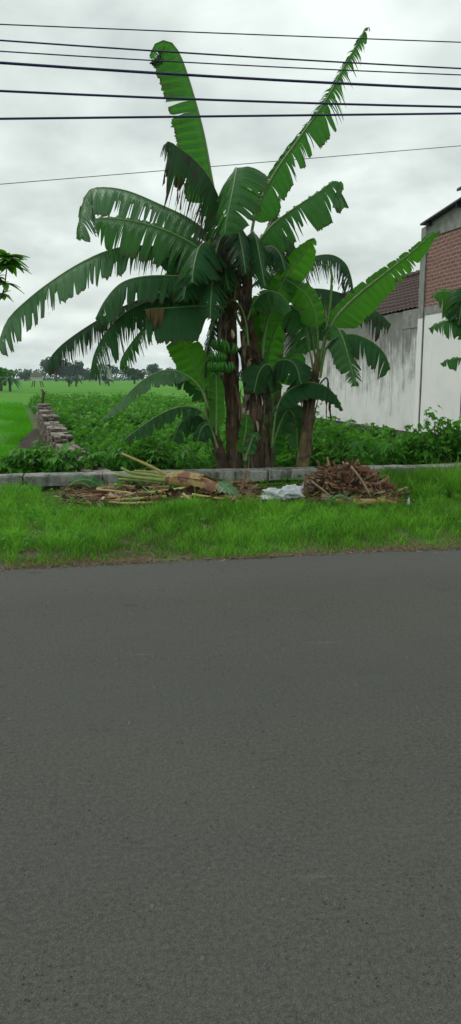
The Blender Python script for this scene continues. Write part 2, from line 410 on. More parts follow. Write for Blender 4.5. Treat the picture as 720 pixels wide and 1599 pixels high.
# ------------------------------------------------------------------ blade vegetation
def blades(name, P, H, lean, width, mat, label, cat, bend=.5, tint=None, az=None):
    n = len(P); P = np.asarray(P, float)
    az = rng.uniform(0, 2*PI, n) if az is None else az
    la = rng.uniform(0, 2*PI, n)
    wx = np.cos(az)*width/2; wy = np.sin(az)*width/2
    lx = np.cos(la)*lean; ly = np.sin(la)*lean
    V = np.zeros((n, 7, 3))
    for k, (f, wf) in enumerate(((0, .7), (.4, 1.0), (.75, .7))):
        off = f**1.7; zz = f*(1-.0*f)-bend*np.hypot(lx, ly)/np.maximum(H, .01)*off*.4
        cx_ = P[:, 0]+lx*off; cy_ = P[:, 1]+ly*off; cz_ = P[:, 2]+H*zz
        V[:, 2*k] = np.stack([cx_-wx*wf, cy_-wy*wf, cz_], 1); V[:, 2*k+1] = np.stack([cx_+wx*wf, cy_+wy*wf, cz_], 1)
    V[:, 6] = np.stack([P[:, 0]+lx, P[:, 1]+ly, P[:, 2]+H*(1-bend*.4*np.hypot(lx, ly)/np.maximum(H, .01))], 1)
    b = (np.arange(n)*7)[:, None]
    Q = np.concatenate([b+np.array([[0, 1, 3, 2]]), b+np.array([[2, 3, 5, 4]])]); T3 = b+np.array([[4, 5, 6]])
    tn = np.repeat(rng.uniform(0, 1, n) if tint is None else tint, 7)
    return tag(npmesh(name, V, Q, T3, (mat,), tn), label, cat, kind='stuff')
def nz(x, y, s=1, z=0): return noise.noise(Vector((x*s, y*s, z)))
P = []; H = []; tnt = []; ln = []; wd = []
N = 150000
for i in range(N):
    s = random.uniform(-5.0, 6.6); tt = random.uniform(6.03, 9.42)
    if i % 3 == 0: s = random.uniform(-2.2, 4.6)
    e_ = 6.09+.14*nz(s, 0, 1.3)+.12*nz(s, 5, 6)
    if tt < e_: continue
    c_ = nz(s, tt, 1.1, 4); c2 = nz(s, tt, 5, 2)
    if c2 < -.42: continue
    h = .085+.06*c_+.11*c2+random.uniform(-.03, .06)
    if tt < e_+.35: h *= .35+.65*(tt-e_)/.35
    if s > 3.5 and tt > 8.0: h += .13*min(1, (s-3.5)*2)*random.uniform(.3, 1.2)      # ranker grass by the wall on the right
    if -.6+.2*c_ < s < 3.5+.2*c2 and tt > 7.8+.25*c_: h *= .35
    if random.random() < .03: h *= 1.8
    h = max(h, .025)
    P.append(R(s, tt, gz(s, tt)-.01)); H.append(h); ln.append(h*random.uniform(.15, .9)); wd.append(random.uniform(.003, .0075))
    tnt.append(min(1, max(0, .5+.5*nz(s, tt, .9, 8)+.55*c2+.05+random.uniform(-.45, .45))))
blades('verge_grass', P, np.array(H), np.array(ln), np.array(wd), M['grass'], 'lush bright green grass on the road verge', 'grass', tint=np.array(tnt))
# broad leaved weeds & clover in the verge (left front)
def palm_np(C, D, U, size, K=5, spread=1.9, wf=.28, droop=.25):
    """palmate leaves: C centres, D pointing dir, U up normals"""
    n = len(C); Sd = np.cross(D, U); Sd /= np.linalg.norm(Sd, axis=1, keepdims=True)+1e-9
    V = np.zeros((n, K, 4, 3))
    for k in range(K):
        a = (k-(K-1)/2)/max((K-1)/2, 1)*spread*.5 if K > 1 else 0
        L = size*(1-.35*abs(k-(K-1)/2)/max((K-1)/2, 1))
        d = D*math.cos(a)+Sd*math.sin(a); s_ = -D*math.sin(a)+Sd*math.cos(a)
        L = L[:, None]; dr = np.array([[0, 0, -1.0]])*droop
        V[:, k, 0] = C; V[:, k, 1] = C+d*L*.55-s_*L*wf*.5+U*L*.05
        V[:, k, 2] = C+d*L+dr*L; V[:, k, 3] = C+d*L*.55+s_*L*wf*.5+U*L*.05
    Q = np.arange(n*K*4).reshape(-1, 4)
    return V.reshape(-1, 3), Q
def rnd_unit(n, up=.6):
    v = rng.normal(0, 1, (n, 3)); v[:, 2] = np.abs(v[:, 2])+up; return v/np.linalg.norm(v, axis=1, keepdims=True)
def perp(U):
    r = rng.normal(0, 1, U.shape); r -= (r*U).sum(1, keepdims=True)*U; return r/np.linalg.norm(r, axis=1, keepdims=True)
C = []
for i in range(9000):
    s = random.uniform(-4.5, 5.5); tt = random.uniform(6.3, 9.4)
    g = nz(s, tt, 1.3, 21)
    if g+random.uniform(-.25, .25) < (.08 if s > -1.2 else -.10): continue
    C.append(R(s, tt, gz(s, tt)+random.uniform(.04, .12)))
C = np.array(C); U = rnd_unit(len(C), 1.2); D = perp(U)
V, Q = palm_np(C, D, U, rng.uniform(.018, .05, len(C)), 3, 3.6, .75, .1)
tag(npmesh('verge_weeds', V, Q, None, (M['seedling'],), np.repeat(rng.uniform(.2, 1, len(C)), 12)), 'small broad leaved weeds growing among the verge grass', 'weeds', kind='stuff')
# dry straw strip at the asphalt edge
P = []; H = []
for i in range(9000):
    s = random.uniform(-4.5, 6); tt = 6.0+abs(random.gauss(.09, .09))-.03
    if nz(s, 3, 1.2, 7) < -.2 and random.random() < .7: continue
    P.append(R(s, tt, max(gz(s, tt), 0)+.004)); H.append(random.uniform(.006, .03))
for i in range(3500):
    s = random.uniform(-4.5, 6); tt = random.uniform(6.1, 9.4)
    if nz(s, tt, 1.4, 31) < .05: continue
    P.append(R(s, tt, gz(s, tt)+random.uniform(.02, .10))); H.append(random.uniform(.01, .08))
n = len(P); lean = rng.uniform(.02, .09, n)
blades('dry_straw', P, np.array(H), lean, rng.uniform(.002, .006, n), M['drygrass'], 'dry straw and thatch lying along the asphalt edge', 'straw', bend=.1)
pts = []; szs = []
for i in range(1500):
    s = random.uniform(-4, 5.5); tt = 6.03+random.gauss(0, .05)
    pts.append(R(s, tt, max(gz(s, tt), 0.0)-.001)); szs.append(random.choice([.004, .006, .008, .012]))
q = NT('crumbs'); q.fin(q.mix(q.attr(), (.06, .045, .03), (.20, .17, .12)), .95); M['crumb'] = q.m
stones('edge_crumbs', pts, szs, M['crumb'], 'crumbs of soil and gravel along the road edge', 'gravel')

# ------------------------------------------------------------------ low concrete wall
q = NT('old_concrete'); w = q.coord('Object'); n1 = q.noise(w, 3, 6, .6); n2 = q.noise(w, 45, 5, .6); n3 = q.noise(q.coord('Object', (14, 14, 1.5)), 1, 4)
c = q.mix(q.rr(n2, .3, .7), (.25, .25, .23), (.42, .42, .38)); c = q.mix(q.rr(n1, .45, .65), c, (.10, .11, .09))
c = q.mix(q.math('MULTIPLY', q.rr(n3, .5, .65), .8), c, (.045, .05, .04)); q.fin(c, .9, q.bump(n2, .8, .012)); M['concrete'] = q.m
q = NT('shaded_base'); w = q.coord('Object'); n1 = q.noise(w, 8, 6, .6)
q.fin(q.mix(q.rr(n1, .35, .65), (.03, .035, .022), (.09, .085, .065)), .95, q.bump(n1, .8, .03)); M['base'] = q.m  # dark base colour stands in for the shadow under the overhanging coping
root = tag(empty('low_concrete_wall', R(0, 9.6, 0), PH), 'low weathered concrete kerb wall running behind the grass verge', 'wall')
def cut_slab(mbx, s0, s1, t0, t1, z0, z1, jit=.006, step=.16):
    n = max(2, int((s1-s0)/step)); rows = []
    for i in range(n+1):
        s = s0+(s1-s0)*i/n
        j = lambda: random.uniform(-jit, jit)
        b = .015
        rows.append([R(s, t0+j(), z0+j()), R(s, t0+j(), z1-b+j()), R(s, t0+b+j(), z1+j()), R(s, t1-b+j(), z1+j()), R(s, t1+j(), z1-b+j()), R(s, t1+j(), z0+j())])
    vs = [v for r in rows for v in r]; fs = []
    for i in range(n):
        for k in range(6): fs.append((i*6+k, (i+1)*6+k, (i+1)*6+(k+1) % 6, i*6+(k+1) % 6)[::-1])
    fs += [(0, 1, 2, 3, 4, 5), tuple(n*6+k for k in (5, 4, 3, 2, 1, 0))]
    mbx.add(vs, fs)
mb = MB()
for i, (a, b) in enumerate([(-14, -4.2), (-4.19, -.82), (-.80, .15), (.17, 2.3), (2.32, 5.0), (5.02, 14)]):
    cut_slab(mb, a, b, 9.45+random.uniform(-.01, .01), 9.73, .17, .31+random.uniform(-.006, .006))
mb.build('coping', M['concrete'], root)
mb = MB(); cut_slab(mb, -14, 14, 9.53, 9.68, -.5, .169, .01); mb.build('base', M['base'], root)

# ------------------------------------------------------------------ overhead cables
def cable(ps, T, r, label, mat, name='overhead_cable', grp='cables strung along the road'):
    A = [PT(x, y, T) for x, y in ps]; S = [st(a.x, a.y)[0] for a in A]; Z = [a.z for a in A]
    cf = np.polyfit(S, Z, 2) if len(A) > 2 else np.polyfit(S, Z, 1)
    lo, hi = -16, 16; pts = []
    if len(A) > 2 and abs(cf[0]) > .004: cf = np.polyfit(S, Z, 1)
    for k in range(49):
        s = lo+(hi-lo)*k/48; pts.append(R(s, T, float(np.polyval(cf, s))))
    mb = MB(); mb.tube(pts, r, 6); tag(mb.build(name, mat, smooth=True), label, 'cable', grp)
cable([(0, 38), (360, 52.5), (720, 66)], 8.0, .0055, 'thin dark cable, topmost of the six over the verge', M['cable'])
cable([(0, 63), (360, 87), (720, 107)], 7.9, .0075, 'dark cable second from the top, thicker than its neighbours above and below', M['cable'])
cable([(0, 80), (360, 101), (720, 117)], 8.1, .006, 'thin dark cable third from the top, just above the thickest pair', M['cable'])
cable([(0, 98), (360, 121), (720, 139)], 7.9, .0125, 'thick dark cable fourth from the top across the tall upright leaf', M['cable'])
cable([(0, 142), (360, 157), (720, 167)], 8.0, .0108, 'thick dark cable fifth from the top, above the nearly level one', M['cable'])
cable([(0, 184), (360, 184), (720, 176)], 7.8, .0105, 'lowest thick dark cable, nearly level above the banana crown', M['cable'])
cable([(0, 282), (360, 268), (720, 223)], 13.0, .0055, 'single thin wire rising to the right behind the banana crown', M['wire'])

# ------------------------------------------------------------------ banana leaves
def hwprof(x, tip=.3, base=.12):
    return min(1, max(x, 0)/base)**.55*min(1, max(1-x, 0)/tip)**.62
def banana_leaf(root, path, hl, hr, n0=(0, -.3, 1), fold=.25, droop=.6, tear=.5, mat='leaf', f0=.16, rib='midrib', r0=.016,
                keep=None, only_l=None, sweep=.22, ragged=.35, cell=.019, Y=None, name='leaf', tip=.3, base=.12, label=None, gap=.5, cover=True):
    if name == 'leaf' and n0 is not FR: hl *= 1.32; hr *= 1.2; droop *= 1.15
    if Y is not None: path = [(p[0], p[1], Y if len(p) == 2 else p[2]) for p in path]
    pts, L = cr([at(*p) for p in path], 90)
    K = 6
    def P_(x):
        q = x*89; i = min(int(q), 88); return pts[i].lerp(pts[i+1], q-i)
    Ts = [(pts[min(i+1, 89)]-pts[max(i-1, 0)]).normalized() for i in range(90)]
    Ns = [None]*90; m = 45; N_ = Vector(n0); N_ = (N_-Ts[m]*N_.dot(Ts[m])).normalized(); Ns[m] = N_
    for i in range(m+1, 90): N_ = (N_-Ts[i]*N_.dot(Ts[i])).normalized(); Ns[i] = N_
    N_ = Ns[m]
    for i in range(m-1, -1, -1): N_ = (N_-Ts[i]*N_.dot(Ts[i])).normalized(); Ns[i] = N_
    sd0 = random.uniform(0, 99)
    mb = MB(); G = Vector((0, 0, -1)); ncol = max(8, int(L*(1-f0)/cell))
    for side, hw in ((-1, hl), (1, hr)):
        if hw <= 0.005: continue
        j = 0
        while j < ncol-1:
            x_ = j/ncol
            tr = tear(x_) if callable(tear) else tear
            if tr > .08: tr = min(.95, max(.05, tr+.6*noise.noise(Vector((x_*7+sd0, side*5, 0)))))
            k = 1+int(random.expovariate(1)*(1-tr)**2.0*20) if tr < .97 else 1
            k = min(k, ncol-1-j)
            kk = keep if side > 0 else only_l
            if kk is not None:
                for a, b in kk:
                    if a <= x_ <= b: k = max(1, min(int((b-x_)*ncol+.5), ncol-1-j))
            d0 = random.uniform(.15, .78)*(1-.35*tr)
            if kk is not None and not any(a <= x_ <= b for a, b in kk): j += k; continue
            dj = random.uniform(-1, 1); dj2 = random.uniform(-1, 1); lenj = 1-ragged*random.random()*(1 if k < 5 else .3)
            dfj = random.uniform(-.2, .2)*(.4+tr)
            curl = random.uniform(-.35, .35)*tr; twist = random.uniform(-1, 1)*(.35+.5*tr)*min(1, 4/k)*(1 if tr > .06 else 0)
            grid = []
            for c_ in range(k+1):
                x = (j+c_)/ncol; X = f0+(1-f0)*x; i = min(int(X*89), 89); T = Ts[i]; N0 = Ns[i]
                Lt = T.cross(N0)*side
                w = hw*hwprof(x, tip, base)*lenj*(1-.05*random.random())
                if c_ in (0, k) and k > 1: w *= random.uniform(.62, .98)
                if k > 4: w *= 1-.08*random.random()
                p = P_(X)+Lt*.004; row = [p]; step = w/K
                cen = (c_/max(k, 1)-.5)*2
                for a in range(1, K+1):
                    f = a/K
                    sp_ = max(0, (f-d0)/(1-d0)); fj = fold+dfj*sp_
                    d = Lt*math.cos(fj)-N0*math.sin(fj)+T*(sweep+.22*dj*tr*sp_)+G*(droop*(1+.35*dj2*sp_)*f**1.1)*1.3
                    d += N0*(curl*sp_)
                    d.normalize(); p = p+d*step; row.append(p.copy())
                if gap and k >= 1:                      # narrow the free end of each torn strip
                    sh = cen*L*(1-f0)/ncol*k*.5
                    for a in range(2, K+1):
                        f = a/K; sp_ = max(0, (f-d0)/(1-d0)); nar = gap*1.5*(sp_**1.3)*(.3 if k > 4 else .9)*min(1, tr+.25)
                        if a == K and k <= 3: nar = max(nar, .8)
                        nar = min(nar, .93)
                        row[a] = row[a]-T*sh*nar
                        row[a] = row[a]+N0*(twist*sh*min(1, f*1.8))
                        if k > 1: row[a] = row[a]+N0*(.007*math.cos((j+c_)*PI)+.012*math.sin((j+c_)*1.1+side))*min(f*3, 1)
                grid.append((row, X*L))
            vs = []; uv = []
            for row, uu in grid:
                for a, p in enumerate(row): vs.append(p); uv.append((uu, a/K))
            n_ = K+1
            fs = [(c_*n_+a, c_*n_+a+1, (c_+1)*n_+a+1, (c_+1)*n_+a) for c_ in range(k) for a in range(K)]
            if side > 0: fs = [f[::-1] for f in fs]
            # facing: keep front side = +N
            mb.add(vs, [f[::-1] for f in fs], uv)
            j += k
    lf = mb.build(name, M[mat], root, smooth=True)
    if label: lf['label'] = label
    m2 = MB(); idx = list(range(0, 89, 3))+[88]
    m2.tube([pts[i] for i in idx], [r0*(1-.82*i/89)+.0015 for i in idx], 7)
    rb = m2.build('midrib', M[rib], lf, smooth=True)
    return lf
def stem(root, path, rads, mat, Y=None, name='trunk', n=18, ridge=.08):
    if Y is not None: path = [(p[0], p[1], Y) if len(p) == 2 else p for p in path]
    pts, L = cr([at(*p) for p in path], 26); mb = MB()
    vs = []; uv = []; seed = random.uniform(0, 99)
    for i, p in enumerate(pts):
        x = i/25; q = x*(len(rads)-1); a = min(int(q), len(rads)-2); r = rads[a]+(rads[a+1]-rads[a])*(q-a)
        for k in range(n):
            an = 2*PI*k/n; rr_ = r*(1+ridge*noise.noise(Vector((math.cos(an)*2.2+seed, math.sin(an)*2.2, p.z*.8)))*2)
            vs.append(p+Vector((math.cos(an)*rr_, math.sin(an)*rr_, 0))); uv.append((k/n, x*L))
    fs = [(i*n+k, i*n+(k+1) % n, (i+1)*n+(k+1) % n, (i+1)*n+k) for i in range(25) for k in range(n)]
    fs += [tuple(range(n-1, -1, -1)), tuple(25*n+k for k in range(n))]
    mb.add(vs, fs, uv); o = mb.build(name, M[mat], root, smooth=True)
    return o, pts, rads
def sheaths(root, pts, rads, mats, count, lo=0, hi=1, peel=.05, face=None, width=(.6, 1.7), ln=(.2, .55), name='dry_sheath'):
    for c_ in range(count):
        a0 = random.uniform(lo, hi-.1); a1 = min(hi+.03, a0+random.uniform(*ln)); an = random.uniform(-PI, 0) if face is None else random.gauss(-PI/2, face)
        wdt = random.uniform(*width); off0 = .004+.003*c_/max(count, 1)*3; mb = MB(); vs = []; uv = []; NA, NL = 6, 12
        pl = random.uniform(.2, 1)*peel; ct = random.uniform(-.4, .4)
        for i in range(NL+1):
            f = i/NL; x = a0+(a1-a0)*f; q = min(max(x, 0), 1)*25; k = min(int(q), 24); p = pts[k].lerp(pts[k+1], q-k)
            q = min(max(x, 0), 1)*(len(rads)-1); a = min(int(q), len(rads)-2); r = rads[a]+(rads[a+1]-rads[a])*(q-a)
            wl = wdt*(1-.65*f**2)*(1+.12*random.uniform(-1, 1))
            for j in range(NA+1):
                g = (j/NA-.5)*2; aa = an+g*wl/2+ct*f
                rr_ = r*1.04+off0+pl*f**2.5+.010*abs(g)**2+.004*noise.noise(Vector((aa*6, x*9, c_*7.7)))
                vs.append(p+Vector((math.cos(aa)*rr_, math.sin(aa)*rr_, -.3*pl*f**3))); uv.append((aa, x))
        n_ = NA+1
        mb.add(vs, [(i*n_+j, i*n_+j+1, (i+1)*n_+j+1, (i+1)*n_+j) for i in range(NL) for j in range(NA)], uv)
        mb.build(name, M[random.choice(mats)], root, smooth=True)
def hangers(root, pts, count, mats, lo, hi, L=(.25, .7), name='dead_leaf', spread=.16):
    for c_ in range(count):
        x = random.uniform(lo, hi); p = pts[int(x*25)]; an = random.gauss(-PI/2, 1.1); d = Vector((math.cos(an), math.sin(an), 0))
        ll = random.uniform(*L); mb = MB(); vs = []; uv = []; wdt = random.uniform(.015, .06); sd_ = d.cross(Vector((0, 0, 1)))
        sw = random.uniform(-.08, .08)
        for i in range(9):
            f = i/8; c = p+d*(.09+spread*math.sin(min(f*2.2, 1.6))*.6)+Vector((0, 0, .05*math.sin(f*PI)-ll*f**1.3))+sd_*sw*f
            w = wdt*(1-.8*f)*(1+.4*random.uniform(-1, 1))
            tw = f*random.uniform(.3, 1.6); s2 = sd_*math.cos(tw)+d*math.sin(tw)
            vs += [c-s2*w, c+d*.006, c+s2*w]; uv += [(0, f), (.5, f), (1, f)]
        mb.add(vs, [(i*3+j, i*3+j+1, (i+1)*3+j+1, (i+1)*3+j) for i in range(8) for j in range(2)], uv)
        mb.build(name, M[random.choice(mats)], root, smooth=True)

UPC = (0, -.35, 1)            # a leaf that arches over: top side up and a little towards the viewer
FR = (0, -1, .1)              # a leaf that stands up: broad side towards the viewer
# --- plant A: the tall fruiting plant (left stem of the pair)
YA = 10.3
A = tag(empty('banana_plant', at(366, 738, YA)), 'tall banana plant bearing the green fruit bunch, on the thick brown stem', 'banana plant', 'banana plants')
_, pA, rA = stem(A, [(366, 760), (365, 690), (362, 600), (358, 520), (352, 455), (346, 415)], [.105, .088, .082, .08, .08, .05], 'trunk', YA)
sheaths(A, pA, rA, ['sheath_dark', 'sheath_dark', 'trunk', 'sheath'], 16, 0, .8, .05, face=.8)
hangers(A, pA, 20, ['sheath', 'sheath_dark', 'leaf_brown'], .45, .8)
hangers(A, pA, 12, ['sheath', 'sheath_dark', 'trunk_green', 'sheath_pale'], .78, .99, L=(.15, .5), spread=.22)
sheaths(A, pA, rA, ['trunk_green', 'sheath', 'sheath_dark'], 6, .6, 1, .14, face=1.0)
bl = lambda root, path, **k: banana_leaf(root, path, **k)
bl(A, [(354, 440), (345, 360), (330, 275), (316, 200), (293, 118), (277, 78), (262, 64), (243, 68), (232, 92)], Y=10.1, hl=.40, hr=.20, n0=FR, fold=.10, droop=.12,
   tear=lambda x: .05 if x < .58 else .88, keep=[(.19, .21), (.255, .30), (.318, .365)], mat='leaf', f0=.22, tip=.16, r0=.022, label='tall upright leaf with a hooked tip')
bl(A, [(352, 430), (349, 340, 10.0), (330, 285, 9.8), (305, 252, 9.7), (280, 232, 9.6), (263, 221, 9.55), (256, 232, 9.5)], Y=10.2, hl=.62, hr=.45, n0=(.4, -.5, .8), fold=.7, droop=1.6, tear=.93, mat='leaf_shred', f0=.25, sweep=.1, gap=.7, rib='midrib_brown', tip=.2)
bl(A, [(362, 430), (356, 330, 10.0), (362, 280, 9.8), (369, 262, 9.5), (366, 285, 9.2), (356, 335, 9.0), (350, 370, 8.95)], Y=10.3, hl=.36, hr=.36, n0=(0, -.9, .6), fold=.35, droop=.5, tear=.55, mat='leaf', f0=.3)
bl(A, [(352, 430), (330, 375), (300, 345), (250, 320), (200, 299), (160, 293), (137, 300), (126, 335), (124, 375)], Y=10.0, hl=.36, hr=.24, n0=(0, -.55, 1), fold=.25, droop=.9, tear=.45, mat='leaf_pale', f0=.18, sweep=.15, tip=.12)
bl(A, [(352, 445), (318, 395), (285, 372), (245, 355), (200, 344), (168, 341), (146, 342)], Y=9.7, hl=.42, hr=.26, n0=(0, -.8, .8), fold=.1, droop=.8, tear=.55, mat='leaf', f0=.14, tip=.2)
bl(A, [(350, 450), (315, 412), (270, 392), (228, 385), (180, 389), (130, 409), (80, 440), (38, 473), (12, 500), (0, 530), (-4, 550)], Y=9.9, hl=.36, hr=.24, n0=(0, -.45, 1), fold=.3, droop=1.2, tear=.62, mat='leaf_pale', f0=.12, tip=.12, r0=.02)
bl(A, [(350, 455), (315, 434), (270, 431), (225, 432), (190, 442), (165, 468), (148, 500)], Y=9.6, hl=.34, hr=.25, n0=(0, -.3, 1), fold=.35, droop=1.1, tear=.2, mat='leaf_dark', f0=.12, tip=.2)
bl(A, [(350, 465), (300, 450), (250, 458), (195, 478), (145, 505), (100, 536), (78, 560), (72, 580)], Y=10.2, hl=.34, hr=.2, n0=(0, -.3, 1), fold=.5, droop=1.5, tear=.85, mat='leaf_shred', f0=.1, tip=.15, rib='midrib_dark')
bl(A, [(350, 470), (300, 463), (245, 468), (200, 486), (168, 516), (148, 552), (140, 590)], Y=9.8, hl=.44, hr=.3, n0=(0, -.3, 1), fold=.5, droop=1.4, tear=.8, mat='leaf_dark', f0=.1, tip=.2, rib='midrib_dark')
bl(A, [(350, 485), (310, 478), (270, 482), (232, 505), (206, 535), (190, 560), (187, 578)], Y=10.6, hl=.26, hr=.2, n0=(0, -.3, 1), fold=.5, droop=1.2, tear=.85, mat='leaf', f0=.12, tip=.2)
bl(A, [(350, 480), (310, 478), (275, 480), (245, 482), (225, 484)], Y=9.5, hl=.36, hr=.1, n0=(0, -.5, 1), fold=.6, droop=1.6, tear=.3, mat='leaf_dark', f0=.15, tip=.1)
bl(A, [(262, 481), (248, 481), (236, 482), (224, 484)], Y=9.45, hl=.34, hr=0, n0=(0, -.5, 1), fold=.8, droop=1.6, tear=.75, mat='leaf_brown', f0=.1, tip=.5, name='dead_leaf_tip', r0=.005)
bl(A, [(350, 470), (338, 490), (328, 525), (321, 560), (318, 592)], Y=9.9, hl=.14, hr=.22, n0=(-.6, -.6, .2), fold=.4, droop=.6, tear=.93, mat='leaf_shred', f0=.1)
# crown leaves that come towards the viewer
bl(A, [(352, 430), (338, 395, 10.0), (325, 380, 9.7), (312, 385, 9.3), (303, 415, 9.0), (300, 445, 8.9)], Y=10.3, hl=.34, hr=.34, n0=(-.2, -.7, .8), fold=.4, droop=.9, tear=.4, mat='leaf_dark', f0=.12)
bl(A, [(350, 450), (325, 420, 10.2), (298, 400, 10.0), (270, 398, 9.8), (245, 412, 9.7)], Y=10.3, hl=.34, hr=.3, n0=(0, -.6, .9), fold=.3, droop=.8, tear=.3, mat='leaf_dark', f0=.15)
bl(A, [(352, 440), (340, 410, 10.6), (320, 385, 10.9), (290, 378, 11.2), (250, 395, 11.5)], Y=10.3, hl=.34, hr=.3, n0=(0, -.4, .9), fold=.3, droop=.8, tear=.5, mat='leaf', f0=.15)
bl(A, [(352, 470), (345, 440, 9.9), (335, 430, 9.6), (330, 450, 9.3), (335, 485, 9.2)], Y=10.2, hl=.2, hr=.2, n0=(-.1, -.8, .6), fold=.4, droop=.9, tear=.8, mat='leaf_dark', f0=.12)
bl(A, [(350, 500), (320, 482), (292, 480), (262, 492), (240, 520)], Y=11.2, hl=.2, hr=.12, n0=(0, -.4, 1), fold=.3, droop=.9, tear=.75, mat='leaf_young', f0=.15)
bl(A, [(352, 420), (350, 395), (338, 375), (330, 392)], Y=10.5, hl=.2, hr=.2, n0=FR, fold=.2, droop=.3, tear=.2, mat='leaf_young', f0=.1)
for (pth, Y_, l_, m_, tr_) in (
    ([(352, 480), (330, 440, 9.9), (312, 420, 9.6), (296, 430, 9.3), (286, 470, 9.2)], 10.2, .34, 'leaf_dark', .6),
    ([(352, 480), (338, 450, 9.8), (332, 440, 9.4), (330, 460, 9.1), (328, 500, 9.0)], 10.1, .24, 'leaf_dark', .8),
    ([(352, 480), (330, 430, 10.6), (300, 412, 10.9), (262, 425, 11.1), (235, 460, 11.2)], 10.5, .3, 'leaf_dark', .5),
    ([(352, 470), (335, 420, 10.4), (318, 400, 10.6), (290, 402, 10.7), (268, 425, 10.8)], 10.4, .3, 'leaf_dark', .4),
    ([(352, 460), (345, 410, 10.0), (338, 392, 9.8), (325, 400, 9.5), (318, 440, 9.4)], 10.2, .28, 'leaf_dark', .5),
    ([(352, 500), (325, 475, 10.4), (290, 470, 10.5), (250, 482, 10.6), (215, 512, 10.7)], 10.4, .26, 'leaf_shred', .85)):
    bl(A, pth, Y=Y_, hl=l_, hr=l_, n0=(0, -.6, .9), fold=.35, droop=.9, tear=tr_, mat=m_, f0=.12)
# fruit bunch
bp = [at(352, 470, 10.1), at(345, 490, 9.95), at(343, 515, 9.85), at(342, 550, 9.8), at(342, 575, 9.8)]
pb, _ = cr(bp, 16); m_ = MB(); m_.tube(pb, .02, 8); bunch = m_.build('fruit_stalk', M['midrib_dark'], A, smooth=True)
def hand(c, r, n, a0, tilt, ln_=.125):
    mb = MB(); n = int(n*1.3)
    for row in range(2):
        for i in range(n):
            a = a0+(i/(n-1)-.5)*PI*1.25+random.uniform(-.05, .05)
            d = Vector((math.cos(a), math.sin(a), 0)); P0 = c+d*r+Vector((0, 0, -.02*row-.01))
            up = Vector((0, 0, 1)); pp = []
            for k in range(7):
                f = k/6; pp.append(P0+d*(.05+.012*row)*math.sin(f*PI*.75)+up*(ln_*(f-.25)*(1-.06*row))+d*.012*f)
            mb.tube(pp, [.006, .011, .0145, .0155, .0145, .010, .004], 8, tint=random.random())
    mb.build('banana_hand', M['fruit'], bunch, smooth=True)
hand(at(343, 540, 9.83), .035, 9, -PI/2-.3, 0)
hand(at(359, 546, 9.80), .03, 6, -PI/2+.5, 0)
hand(at(340, 559, 9.80), .04, 9, -PI/2-.2, 0)
hand(at(338, 574, 9.78), .045, 10, -PI/2-.3, 0)
hand(at(352, 575, 9.80), .035, 7, -PI/2+.6, 0)
hand(at(335, 564, 9.86), .04, 6, PI, 0)
mb = MB(); c = at(363, 521, 9.8)
mb.tube([c+Vector((.01, 0, -.06)), c+Vector((.008, 0, -.02)), c+Vector((0, 0, .02)), c+Vector((-.012, 0, .055))], [.012, .026, .02, .004], 8); mb.build('flower_tip', M['bud'], A, smooth=True)

# --- plant B: right stem of the pair
YB = 10.25
B = tag(empty('banana_plant', at(403, 738, YB)), 'tall banana plant on the darker right hand stem, wrapped in dead sheaths', 'banana plant', 'banana plants')
_, pB, rB = stem(B, [(408, 760), (403, 700), (396, 630), (390, 560), (385, 480), (381, 420)], [.125, .11, .09, .072, .045, .035], 'trunk', YB)
sheaths(B, pB, rB, ['sheath_dark', 'sheath_dark', 'trunk', 'trunk'], 18, 0, .7, .06, face=.9)
hangers(B, pB, 26, ['sheath', 'sheath_dark', 'sheath_pale', 'leaf_brown'], .25, .62)
hangers(B, pB, 5, ['sheath_pale', 'sheath'], .35, .5, L=(.12, .3))
hangers(B, pB, 14, ['sheath', 'sheath_dark', 'trunk_green', 'leaf_brown'], .6, .98, L=(.15, .5), spread=.2)
sheaths(B, pB, rB, ['trunk_green', 'sheath', 'sheath_dark'], 6, .55, .95, .16, face=1.0)
bl(B, [(386, 430), (392, 370), (402, 325), (428, 272), (468, 215), (508, 158), (540, 100), (560, 66), (572, 44), (580, 46)], Y=10.3, hl=.13, hr=.31, n0=(0, -1.2, .3), fold=.15, droop=1.5, ragged=.7,
   tear=lambda x: .3 if x < .25 else (.62 if x < .55 else .85), mat='leaf', f0=.2, tip=.35, sweep=.2, r0=.022, label='long upright leaf reaching highest, torn to ribbons at the tip')
bl(B, [(386, 430), (400, 385), (425, 352), (460, 325), (498, 300), (524, 283), (538, 296)], Y=10.1, hl=.14, hr=.42, n0=(0, -.7, .9), fold=.25, droop=.8, tear=.5, mat='leaf', f0=.15, tip=.08, ragged=.5)
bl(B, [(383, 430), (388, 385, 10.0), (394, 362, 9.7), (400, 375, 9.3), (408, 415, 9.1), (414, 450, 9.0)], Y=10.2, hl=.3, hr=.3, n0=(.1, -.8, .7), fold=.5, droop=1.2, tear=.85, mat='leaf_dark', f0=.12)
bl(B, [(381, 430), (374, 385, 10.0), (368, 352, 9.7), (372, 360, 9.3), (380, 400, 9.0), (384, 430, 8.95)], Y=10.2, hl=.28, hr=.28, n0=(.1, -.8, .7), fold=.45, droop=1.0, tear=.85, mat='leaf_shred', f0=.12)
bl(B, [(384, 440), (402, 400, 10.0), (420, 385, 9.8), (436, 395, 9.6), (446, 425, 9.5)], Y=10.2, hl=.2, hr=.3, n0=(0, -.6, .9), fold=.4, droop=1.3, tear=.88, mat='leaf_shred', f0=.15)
bl(B, [(384, 460), (404, 438), (430, 430), (458, 436), (482, 452), (494, 470)], Y=10.5, hl=.12, hr=.26, n0=(0, -.5, 1), fold=.3, droop=.8, tear=.4, mat='leaf', f0=.15)
